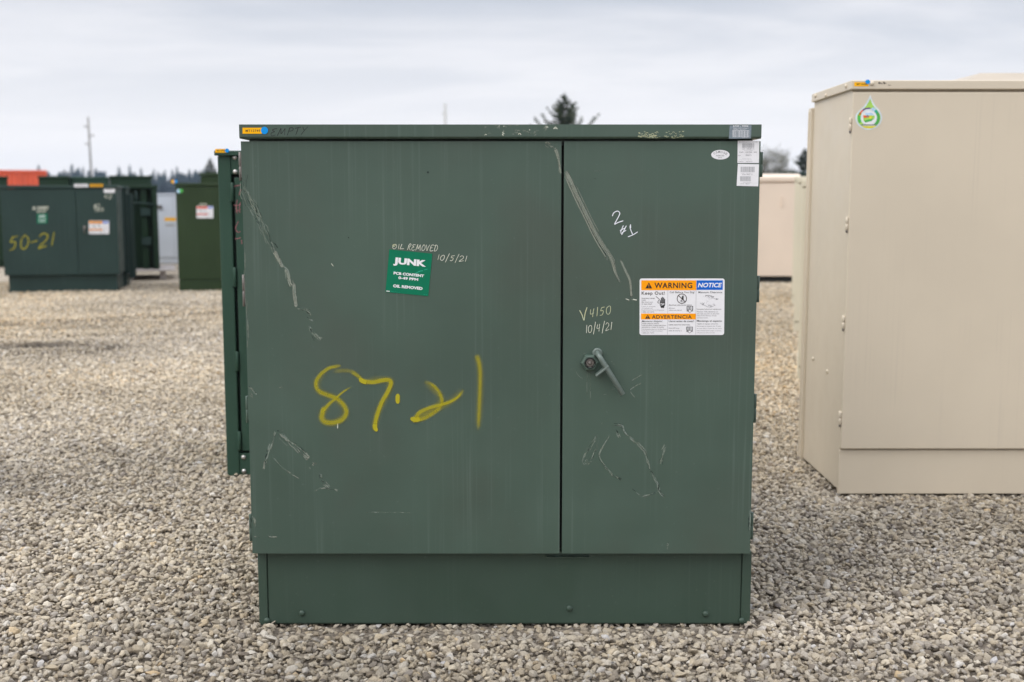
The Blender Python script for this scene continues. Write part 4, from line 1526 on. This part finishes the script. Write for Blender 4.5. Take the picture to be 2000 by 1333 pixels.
sh.poly(drop_outline(1.0), 0, 0)
sh.poly(drop_outline(.87), 1, 1)
sh.ellipse(632, 900, 232, 205, 2, 0, 40)
sh.ring(632, 895, 178, 240, 3, 2, 14, -30, 50)
sh.ring(632, 895, 178, 240, 3, 2, 14, 150, 210)
sh.ring(632, 895, 178, 240, 3, 1, 6, 128, 150)
sh.ring(632, 895, 178, 240, 3, 10, 5, -50, -30)
sh.ring(632, 895, 178, 240, 3, 5, 5, -72, -50)
sh.ring(632, 895, 192, 222, 4, 3, 8, 200, 232)
sh.ring(632, 895, 192, 222, 4, 7, 4, 193, 204)
sh.ring(632, 895, 192, 222, 4, 4, 10, 232, 280)
sh.ellipse(640, 900, 165, 150, 3, 8, 30)
sh.poly([(510, 840), (760, 850), (758, 900), (690, 960), (560, 1000), (515, 960)], 4, 1)
sh.poly([(510, 845), (640, 850), (645, 885), (520, 900)], 5, 3)
sh.poly([(640, 865), (700, 858), (690, 910), (640, 915)], 5, 6)
sh.poly([(530, 960), (640, 930), (740, 920), (690, 965), (560, 1000)], 5, 2)
sh.poly([(555, 790), (690, 785), (760, 838), (560, 832)], 4, 5)
sh.ellipse(600, 858, 34, 22, 6, 9, 14)
sh.rect(455, 1040, 800, 1062, 5, 9)
sh.poly([(470, 1075), (800, 1075), (720, 1118), (640, 1128), (540, 1115)], 4, 6)
mb.build("droplet_sticker", DROP, bdoor)
mb = MB()
sh = beige_sheet(mb, 1640, 150, 11.1, .022)
sh.rect(315, 122, 625, 212, 0, YE)
sh.text("MT12688", 370, 145, 600, 185, 1, BR, .01)
mb.build("number_tag", LAB, blid)
mb = MB()
sh = beige_sheet(mb, 1640, 150, 11.1, .0236)
sh.ellipse(608, 112, 54, 46, 1, CY)
mb.build("dot_sticker", LAB, blid)
mb = MB()
sh = beige_sheet(mb, 1640, 150, 11.1, .022)
rnd = random.Random(6)
for k in range(14):
    x, y_ = rnd.uniform(840, 1000), rnd.uniform(130, 165)
    sh.stroke([(x, y_), (x + rnd.uniform(-20, 25), y_ - 18), (x + 22, y_ + rnd.uniform(-15, 15))], 12, .2 * k, 0, 4, (.3, .3), .7)
for k in range(6):
    x = 1050 + 10 * k
    sh.stroke([(x, 195), (x + 12, 180)], 12, .2 * k, 0, 4, (.3, .3), .6)
mb.build("marker_note", [M['marker']], blid)

# --- tall beige cabinet with a hipped roof behind the big beige one
u = Unit("hip_roof_cabinet", "beige cabinet whose sloped roof shows above the big beige cabinet", "electrical cabinet", None, 1845, 2440, 163, 800, 0, 2000)
u.basic(M['beige'], 1.1, .04, .012)
mb = MB()
w, H = u.w, u.H
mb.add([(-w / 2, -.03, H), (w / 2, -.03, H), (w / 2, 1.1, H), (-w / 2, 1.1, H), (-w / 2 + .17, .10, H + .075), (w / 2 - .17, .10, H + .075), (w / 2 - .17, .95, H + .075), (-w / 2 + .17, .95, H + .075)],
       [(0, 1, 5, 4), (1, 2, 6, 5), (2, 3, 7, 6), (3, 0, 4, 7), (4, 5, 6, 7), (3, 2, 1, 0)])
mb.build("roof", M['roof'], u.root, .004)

# --- greenish beige cabinet between the big beige one and the far ones
for px0, px1, pt, pb, lab in ((1556, 1960, 351, 745, "beige cabinet right behind the big beige one, nearest of the half-hidden row"),
                              (1549, 1860, 347, 650, "beige cabinet second back in the half-hidden row behind the big beige one"),
                              (1545, 1790, 345, 594, "beige cabinet farthest back in the half-hidden row behind the big beige one")):
    u = Unit("row_cabinet", lab, "electrical cabinet", "beige cabinets in a row behind the big one", px0, px1, pt, pb, R(-13.4), px0)
    u.basic(M['beige_cool'], 1.0, .06, .003, None, None, ((px0 + px1) / 2,), .004)

# --- far pinkish beige cabinet on skids, the gap beneath filled black as shade
u = Unit("far_beige_cabinet", "distant pinkish beige cabinet raised on skids with black painted shade under it, beyond the gap", "electrical cabinet", None, 1395, 1556, 340, 553, 0, 1520)
w, H = u.w, u.H
mb = MB()
mb.box(-w / 2 + .02, w / 2 - .02, .02, 1.2, .105, H - .12)
mb.build("tank", M['beige_far'], u.root, .008)
mb = MB()
mb.prism_x([(-.03, H - .125), (1.2, H - .125), (1.2, H), (.05, H), (-.03, H - .05)], -w / 2 - .01, w / 2 + .01)
mb.build("lid", M['beige_far'], u.root, .012)
for a, b in ((-w / 2, -.01), (.01, w / 2 - .0)):
    mb = MB()
    mb.box(a + .01, b - .01, -.015, .018, .11, H - .15)
    dr = mb.build("door", M['beige_far'], u.root, .006)
mb = MB()
p = u.L(1527, 390)
mb.box(p.x - .012, p.x + .012, -.03, -.015, p.z - .12, p.z + .05)
mb.build("handle", M['beige_far'], dr)
mb = MB()
mb.box(-w / 2 + .03, w / 2 - .03, .04, 1.15, 0, .104)
mb.build("skid_shade", M['near_black'], u.root)  # near-black box, shade painted into the gap where the skids stand
u = Unit("low_green_cabinet", "dark green cabinet whose lid line shows above the far pinkish beige cabinet", "electrical cabinet", None, 1515, 1640, 336, 530, 0, 1560)
u.basic(M['slate'], 1.0, .05, .012)

# --- slate green cabinet on the left with 50-21
u = Unit("slate_cabinet", "slate green cabinet with yellow spray painted 50-21 at the left edge of the yard", "transformer cabinet", "cabinets in the left row", 11, 236, 362.5, 571, R(12), 120)
u.basic(M['slate'], 1.1, .05, .012, 525, None, (151,), .045, .025)
sc, dl, dr = 3.846, u.doors[0], u.doors[1]
mb = MB()
sh = u.sheet(mb, 0, 280, sc, .026)
rnd = random.Random(9)
write(sh, "50-21", 55, 815, 415, 795, 112, 14, 0, 0, rnd, .05, .08)
mb.build("spray_number", [M['spray_dull']], dl)
mb = MB()
sh = u.sheet(mb, 0, 280, sc, .026)
sh.rect(284, 537, 362, 611, 0, JK)
sh.text("JUNK", 298, 548, 350, 566, 1, WH, .045)
sh.text("PCB CONTENT", 296, 576, 350, 584, 1, WH, .03)
sh.text("OIL REMOVED", 296, 592, 350, 600, 1, WH, .03)
mb.build("sticker", LAB, dl)
mb = MB()
sh = u.sheet(mb, 0, 280, sc, .026)
write(sh, "OIL REMOVeD", 250, 506, 370, 504, 24, 4, 0, 0, rnd, .04)
write(sh, "10/5/21", 280, 528, 352, 526, 16, 3.5, 0, 0, rnd, .04)
mb.build("chalk_note", [M['chalk']], dl)
mb = MB()
sh = u.sheet(mb, 0, 280, sc, .026)
write(sh, "#2", 720, 505, 770, 500, 34, 4.5, 0, 0, rnd, .04)
write(sh, "150", 725, 528, 800, 522, 28, 4.5, 0, 0, rnd, .04)
mb.build("chalk_note", [M['chalk']], dr)
mb = MB()
sh = u.sheet(mb, 0, 280, sc, .026)
write(sh, "42", 800, 430, 865, 425, 34, 4, 0, 0, rnd, .04)
mb.build("chalk_note", [M['chalk']], dr)
mini_sign(u, dr, 174, 431.5, 213.5, 457.5, .026)
mini_handle(u, dr, 166, 444, .045, .025, M['dull_steel'])
mb = MB()
sh = u.sheet(mb, 0, 280, sc, .026)
sh.rect(798, 330, 884, 381, 0, WH)
barcode(sh, 812, 342, 870, 360, 1, LG, rnd, 14)
mb.build("barcode_label", LAB, dr)
mb = MB()
sh = u.sheet(mb, 0, 280, sc, .038)
sh.rect(568, 312, 676, 336, 0, WH)
barcode(sh, 580, 318, 664, 330, 1, LG, rnd, 16)
mb.build("barcode_label", LAB, u.lid)
mb = MB()
sh = u.sheet(mb, 0, 280, sc, .038)
sh.rect(690, 314, 790, 334, 0, YE)
sh.text("CAUTION", 700, 318, 780, 330, 1, BR, .03)
mb.build("number_tag", LAB, u.lid)
# second slate cabinet in the same row
slate = u
c2 = (u.loc + Vector((-.02 - .28, 1.34, 0)))
u2 = Unit("slate_cabinet", "dark slate cabinet directly behind the one marked 50-21, only its side showing", "transformer cabinet", "cabinets in the left row", 40, 254, 364, 562, R(14), 150)
u2.basic(M['slate'], .8, .05, .012, 522, None, (170,), .045, .025)
for k in range(5):
    mb = MB()
    mb.box(u2.w / 2 - .01, u2.w / 2 + .06, .12 + .13 * k, .14 + .13 * k, .12, u2.H - .12)
    mb.build("radiator_fin", M['slate'], u2.root, .003)

# --- open-ended deep green cabinet on a wooden pallet
u = Unit("open_cabinet", "dark green cabinet with an open recessed end, standing on a pale pallet", "transformer cabinet", "cabinets in the left row", 190, 313, 361.5, 546, R(16.5), 290)
w, H = u.w, u.H
zp = .17
mb = MB()
mb.box(-w / 2 + .02, w / 2 - .05, .24, 1.25, zp, H - .06)
mb.build("tank", M['deep'], u.root, .006)
mb = MB()
mb.prism_x([(-.02, H - .055), (1.28, H - .055), (1.28, H - .02), (-.02, H)], -w / 2 - .01, w / 2 + .01)
ol = mb.build("lid", M['deep'], u.root, .006)
for a, b in ((-w / 2, -w / 2 + .08), (w / 2 - .085, w / 2)):
    mb = MB()
    mb.box(a, b, -.01, .25, zp, H - .056)
    mb.build("corner_post", M['deep'], u.root, .006)
xm = u.L(283, 450).x
mb = MB()
mb.box(xm - .05, xm + .05, .04, .23, zp, H - .06)
ip = mb.build("inner_post", M['deep'], u.root, .006)
for py in (414, 471):
    p = u.L(284, py)
    mb = MB()
    mb.box(xm - .06, xm + .10, -.01, .10, p.z - .07, p.z + .055)
    mb.build("hinge", M['slate'], ip, .006)
mb = MB()
for q in ([(-.35, -.01, H - .10), (-.345, -.02, H - .22), (-.36, -.02, H - .34)], [(-.42, -.02, H - .30), (-.25, -.03, H - .30), (-.1, -.02, H - .33)]):
    mb.tube([Vector((xm + .3 + a * 1.2, b, c)) for a, b, c in q], .012, 8)
mb.build("bracket", M['slate'], ip)
pal = thing("pallet", "pale weathered wooden pallet under the open-ended green cabinet", "pallet", u.loc + Vector((.05, -.08, 0)), R(16.5))
M['wood'] = paint("weathered_wood", (.42, .38, .36), (.25, .22, .2), .8, .5, .15, 9.0)
for k in range(7):
    mb = MB()
    yy = -.12 + k * .215
    mb.box(-w / 2 - .05, w / 2 + .22, yy, yy + .17, .145, .168)
    mb.build("board", M['wood'], pal, .003)
for k in (-1, 0, 1):
    mb = MB()
    xx = k * (w / 2 + .02)
    mb.box(xx - .05, xx + .05, -.05, 1.3, .0, .144)
    mb.build("bearer", M['near_black'] if k == 5 else M['wood'], pal, .003)

# --- row of deep green cabinets behind
for px0, px1, pt, pb, lab in ((84, 143, 344.5, 530, "leftmost of the dark green cabinets whose tops show over the slate cabinet"),
                              (146, 220, 346, 527, "middle dark green cabinet with a pale lid edge showing over the slate cabinet"),
                              (222, 303, 343.5, 529, "tall dark green cabinet behind the open-ended one, rightmost of its row")):
    u = Unit("green_cabinet", lab, "transformer cabinet", "dark green cabinets in the rear left row", px0, px1, pt, pb, R(16.5), (px0 + px1) / 2)
    u.basic(M['deep'] if px0 != 146 else M['forest'], 1.0, .05, .012)
u = Unit("green_cabinet", "small dark green cabinet in front of the orange container at the far left", "transformer cabinet", None, -60, 24, 345, 522, R(23), 0)
u.basic(M['deep'], 1.0, .05, .012)
u = Unit("green_cabinet", "green cabinet lid showing over the olive green cabinet", "transformer cabinet", None, 398, 500, 338, 535, R(0), 420)
u.basic(M['olive'], 1.0, .06, .015)

# --- pale grey box
u = Unit("pale_cabinet", "pale grey cabinet with an orange label standing between the green cabinets", "electrical cabinet", None, 308, 396, 378, 515, 0, 330)
u.basic(M['pale'], 1.0, .04, .008, 503, None, (340.5,), .01, .015)
mb = MB()
sh = u.sheet(mb, 0, 0, 1, .016)
sh.rect(329.5, 435, 352, 441.5, 0, YE)
sh.rect(331, 448, 350, 452.5, 0, LG)
mb.build("warning_label", LAB, u.doors[0])
mb = MB()
p = u.L(312, 404)
mb.box(p.x - .03, p.x + .05, -.05, -.015, p.z - .04, p.z + .03)
mb.build("latch", M['dull_steel'], u.doors[0], .004)

# --- olive cabinet
u = Unit("olive_cabinet", "olive green cabinet with a white warning sign and a yellow tag on its lid corner", "transformer cabinet", None, 350, 560, 358, 568.5, R(0), 390)
u.basic(M['olive'], 1.0, .045, .012, 546, None, (455,), .004, .016)
mini_tag(u, u.lid, 342, 358.5, 350, 364.5, .03, True, False)
mini_sign(u, u.doors[0], 384.5, 403, 417, 426.5, .017, True)
mb = MB()
sh = u.sheet(mb, 0, 280, 3.846, .017)
sh.ellipse(1352, 362, 16, 16, 0, 2)
sh.ellipse(1370, 360, 14, 14, 1, 4)
mb.build("logo_sticker", [M['leafg'], M['mint'], M['skyb'], M['blue'], M['leafg']], u.doors[0])
mb = MB()
sh = u.sheet(mb, 0, 280, 3.846, .017)
write(sh, "11204", 1508, 470, 1570, 470, 16, 3.5, 0, 0, random.Random(1), .03)
mb.build("chalk_note", [M['chalk']], u.doors[0])

# --- orange shipping container
xr_ = at(92, 345, 62).x
con = thing("shipping_container", "orange red steel shipping container at the far left of the yard", "container", (xr_ - 3.05 * math.cos(R(22)), 62 - 3.05 * math.sin(R(22)), 0), R(22))
mb = MB()
v, f = [], []
nx_ = 96
prof = []
for k in range(nx_ + 1):
    x = -3.0 + 6.0 * k / nx_
    prof.append((x, .05 if (k // 2) % 2 else .0))
for x, y_ in prof:
    v += [(x, y_, .12), (x, y_, 2.45)]
f = [(2 * k, 2 * k + 2, 2 * k + 3, 2 * k + 1) for k in range(nx_)]
mb.add(v, f)
mb.box(-3.0, 3.0, .06, 2.4, .12, 2.5)
mb.build("corrugated_side", M['orange_box'], con)
mb = MB()
for z0, z1 in ((2.45, 2.6), (0, .14)):
    mb.box(-3.05, 3.05, -.03, 2.44, z0, z1)
for x in (-3.05, 2.93):
    mb.box(x, x + .12, -.025, .09, .14, 2.45)
mb.build("frame", M['orange_box'], con, .01)


# ------------------------------------------------------------------ trees and poles beyond the yard
def foliage(name, c0, c1, c2):
    t = NT(name)
    a = t.n("ShaderNodeAttribute", attribute_name="cov")
    cr = t.n("ShaderNodeValToRGB")
    for i, (p_, c_) in enumerate(((0, c0), (.5, c1), (1, c2))):
        e = cr.color_ramp.elements[i] if i < 2 else cr.color_ramp.elements.new(p_)
        e.position = p_
        e.color = (*c_, 1)
    t.l(a.outputs["Fac"], cr.inputs[0])
    t.l(cr.outputs[0], t.p.inputs["Base Color"])
    t.p.inputs["Roughness"].default_value = .8
    t.p.inputs["Specular IOR Level"].default_value = .1
    return t.mat


M['fir'] = foliage("fir_needles", (.028, .040, .020), (.050, .066, .034), (.080, .095, .050))
M['wood_far'] = foliage("far_needles", (.014, .026, .026), (.022, .038, .036), (.034, .052, .044))
M['twigs'] = foliage("twigs_and_buds", (.07, .065, .042), (.11, .105, .062), (.16, .15, .085))
M['bark'] = plain("bark", (.09, .075, .06), .9, 0, .3, 8)
M['pole'] = plain("weathered_pole", (.20, .185, .17), .9, 0, .12, 2)
M['pole_pale'] = plain("pale_pole", (.44, .43, .41), .8, 0, .06, 2)


def leafquad(mb, p, d, ln, wd, rnd, c):
    d = Vector(d).normalized()
    s_ = d.cross(Vector((rnd.gauss(0, 1), rnd.gauss(0, 1), rnd.gauss(0, 1)))).normalized() * wd / 2
    q = Vector(p)
    mb.add([q - s_ * .6, q + d * ln * .5 - s_, q + d * ln, q + d * ln * .5 + s_, q + s_ * .6], [(0, 1, 2, 3, 4)], 0, False, [c] * 5)


def conifer(label, x, y, h, rmax, seed, upsweep=.5, group=None, levels=26, per=7, fine=1.0, mat='fir', bottom=.06, arms=None):
    rnd = random.Random(seed)
    r = thing("conifer", label, "tree", (x, y, 0), 0, group)
    mb = MB()
    mb.tube([(0, 0, 0), (rnd.gauss(0, .05), 0, h * .5), (0, 0, h * .985)], h * .014, 8, 0, [1, .55, .12])
    mb.build("trunk", M['bark'], r)
    mb = MB()
    whorls = [(i, levels, per, rmax) for i in range(levels)]
    if arms:
        whorls += [(i, arms[0], arms[1], arms[2]) for i in range(arms[0])]
    for nth, (i, nl, per_, rm) in enumerate(whorls):
        fat = 1.0 if nth < levels else 1.7
        t = bottom + (1 - bottom) * ((i + rnd.uniform(-.3, .3)) / nl)
        R0 = rm * (1 - t) + .05
        for k in range(per_):
            a = rnd.uniform(0, 6.283)
            ln = R0 * rnd.choice((.55, .8, .95, 1.0, 1.15)) * rnd.uniform(.85, 1.1)
            z0 = t * h
            steps = max(4, int(ln / (.22 * fine)))
            out = Vector((math.cos(a), math.sin(a), 0))
            for j in range(steps):
                u = (j + 1) / steps
                p = out * ln * u + Vector((0, 0, z0 + ln * (upsweep * u * u - .10 * u + .1)))
                tang = (out + Vector((0, 0, upsweep * 1.6 * u - .1))).normalized()
                side = Vector((-out.y, out.x, 0))
                c = min(1, max(0, .15 + .55 * u + rnd.gauss(0, .2)))
                L = .34 * fine * (1.15 - .55 * u) * min(1, .25 + (1 - t) * 4.5)
                for sg in (-1, 1, 0):
                    dd = tang * .9 + side * sg * rnd.uniform(.5, 1.0) + Vector((0, 0, rnd.uniform(-.25, .35)))
                    leafquad(mb, p, dd, L * rnd.uniform(.7, 1.3) * (.5 + .5 * fat), .13 * fine * fat, rnd, c)
    for j in range(26):
        leafquad(mb, (0, 0, h * (.93 + .0026 * j)), (rnd.gauss(0, .5), rnd.gauss(0, .5), .8), .2 * fine, .07 * fine, rnd, .6)
    mb.build("crown", M[mat], r)
    return r


def top_at(px, py, Y):
    return at(px, py, Y)


p = top_at(1103, 182, 90)
conifer("large dark fir whose pointed top rises over the JUNK cabinet", p.x, 90, p.z, 2.7, 11, .7, None, 34, 6, .85, arms=(20, 6, 5.0))
p = top_at(410, 310, 150)
conifer("small dark fir standing between the far wood and the green cabinets", p.x, 150, p.z, 2.0, 2, .2, None, 24, 9, 1.1)
p = top_at(1572, 292, 130)
conifer("dark fir beside the big beige cabinet, right of the bushy tree", p.x, 130, p.z, 3.0, 3, .3, None, 26, 9, 1.3)

# bushy bare-twigged tree
p = top_at(1512, 291, 120)
r = thing("bushy_tree", "olive brown bushy tree above the far pinkish beige cabinet", "tree", (p.x, 120, 0))
rnd = random.Random(5)
mb = MB()
mb.tube([(0, 0, 0), (.1, 0, 1.2), (0, 0, 2.4)], .16, 8, 0, [1, .8, .6])
for k in range(16):
    a, b = rnd.uniform(0, 6.28), rnd.uniform(.25, .9)
    mb.tube([(0, 0, 1.0 + .08 * k), (1.0 * b * math.cos(a), 1.0 * b * math.sin(a), 2.6 + .06 * k), (2.1 * b * math.cos(a), 2.1 * b * math.sin(a), 3.6 + rnd.uniform(-.8, 1.0) + .9 * (1 - b))], .07, 6, 0, [1, .6, .15])
mb.build("trunk", M['bark'], r)
mb = MB()
clumps = [(rnd.gauss(0, 1.15), rnd.gauss(0, 1.1), rnd.uniform(1.2, p.z - .4)) for k in range(90)]
for cx, cy, cz in clumps:
    if (cx / 2.5) ** 2 + (cy / 2.5) ** 2 + ((cz - 2.5) / (p.z - 2.2)) ** 2 > 1:
        continue
    c = min(1, max(0, rnd.gauss(.45, .25)))
    for k in range(70):
        q = (cx + rnd.gauss(0, .33), cy + rnd.gauss(0, .33), cz + rnd.gauss(0, .3))
        leafquad(mb, q, (rnd.gauss(0, .6), rnd.gauss(0, .6), rnd.gauss(.6, .6)), rnd.uniform(.15, .4), .05, rnd, min(1, max(0, c + rnd.gauss(0, .12))))
mb.build("crown", M['twigs'], r)

# far wood: reads as one mass
mb = MB()
rnd = random.Random(14)
tops = {140: 320, 162: 326, 232: 325, 253: 322, 275: 328, 300: 330, 345: 326, 322: 332, 372: 338, 205: 334, 75: 322, 389: 336, 308: 334, 336: 331}
trees = [(k, v, 600, True) for k, v in tops.items()]
for k in range(430):
    x = rnd.uniform(-150, 2150)
    base = 338 + 5 * math.sin(x / 37) + rnd.gauss(0, 4)
    if x > 480:
        base += 10
    trees.append((x, base, rnd.uniform(560, 760), False))
for px, py, Y, spike in trees:
    p = at(px, py, Y)
    h = p.z
    rr = h * (rnd.uniform(.17, .26) if spike else rnd.uniform(.28, .50))
    lv = 15
    for i in range(lv):
        t = .04 + .96 * i / lv
        R0 = rr * (1 - t) ** .8 + .2
        for k in range(9):
            a = rnd.uniform(0, 6.28)
            d = Vector((math.cos(a), math.sin(a), rnd.uniform(-.35, .2)))
            ln = R0 * rnd.uniform(.6, 1.25)
            s_ = Vector((-d.y, d.x, 0)) * R0 * .38
            o = Vector((p.x, Y, t * h))
            c = min(1, max(0, rnd.gauss(.45, .25)))
            mb.add([o + Vector((0, 0, h * .08)), o + d * ln * .7 - s_, o + d * ln, o + d * ln * .7 + s_], [(0, 1, 2, 3)], 0, False, [c] * 4)
far = mb.build("far_wood", M['wood_far'])
tag(far, "distant bluish conifer wood along the horizon", "wood", kind="stuff")

# utility poles
def pole(label, top, base_px, Y, r0, arms, mat):
    a = at(*top, Y)
    b = at(base_px, 376, Y)
    u_ = thing("utility_pole", label, "utility pole", (b.x, Y, 0), 0, None)
    mb = MB()
    mb.tube([(0, 0, 0), ((a.x - b.x) * .5, 0, a.z * .5), (a.x - b.x, 0, a.z)], r0, 12, 0, [1.1, 1.0, .8])
    mb.build("shaft", M[mat], u_)
    for py, x0, x1 in arms:
        z = at(top[0], py, Y).z
        xc = (a.x - b.x) * z / a.z
        mb = MB()
        w0, w1 = x0 / FPX * Y, x1 / FPX * Y
        mb.box(xc + w0, xc + w1, -.10, .10, z - .06, z + .05)
        for q in (w0 if abs(w0) > abs(w1) else w1,):
            mb.lathe((xc + q * .92, 0, z + .05), (0, 0, 1), [(.05, 0), (.07, .05), (.05, .11), (.02, .16)], 8)
        mb.build("crossarm", M[mat], u_)


pole("tall leaning grey utility pole with three short crossarms on the left", (172, 229), 180.5, 150, .125, ((248, -8, 0), (265.5, 0, 9), (282, -8, 0)), 'pole')
pole("short stub of a pale pole showing over the lid of the JUNK cabinet", (869.5, 202, ), 871, 150, .19, ((223, -5, 1),), 'pole_pale')

# ------------------------------------------------------------------ air
if 1:
    hz = NT("air")
    hz.t.nodes.remove(hz.p)
    pv = hz.n("ShaderNodeVolumePrincipled")
    pv.inputs["Color"].default_value = (.62, .77, 1.0, 1)
    pv.inputs["Density"].default_value = .00022
    pv.inputs["Anisotropy"].default_value = .2
    hz.l(pv.outputs[0], hz.out.inputs["Volume"])
    mb = MB()
    mb.box(-900, 900, -30, 1000, -1.0, 32)
    air = mb.build("haze", hz.mat)
    tag(air, "thin bluish air over the distance", "haze", kind="stuff")
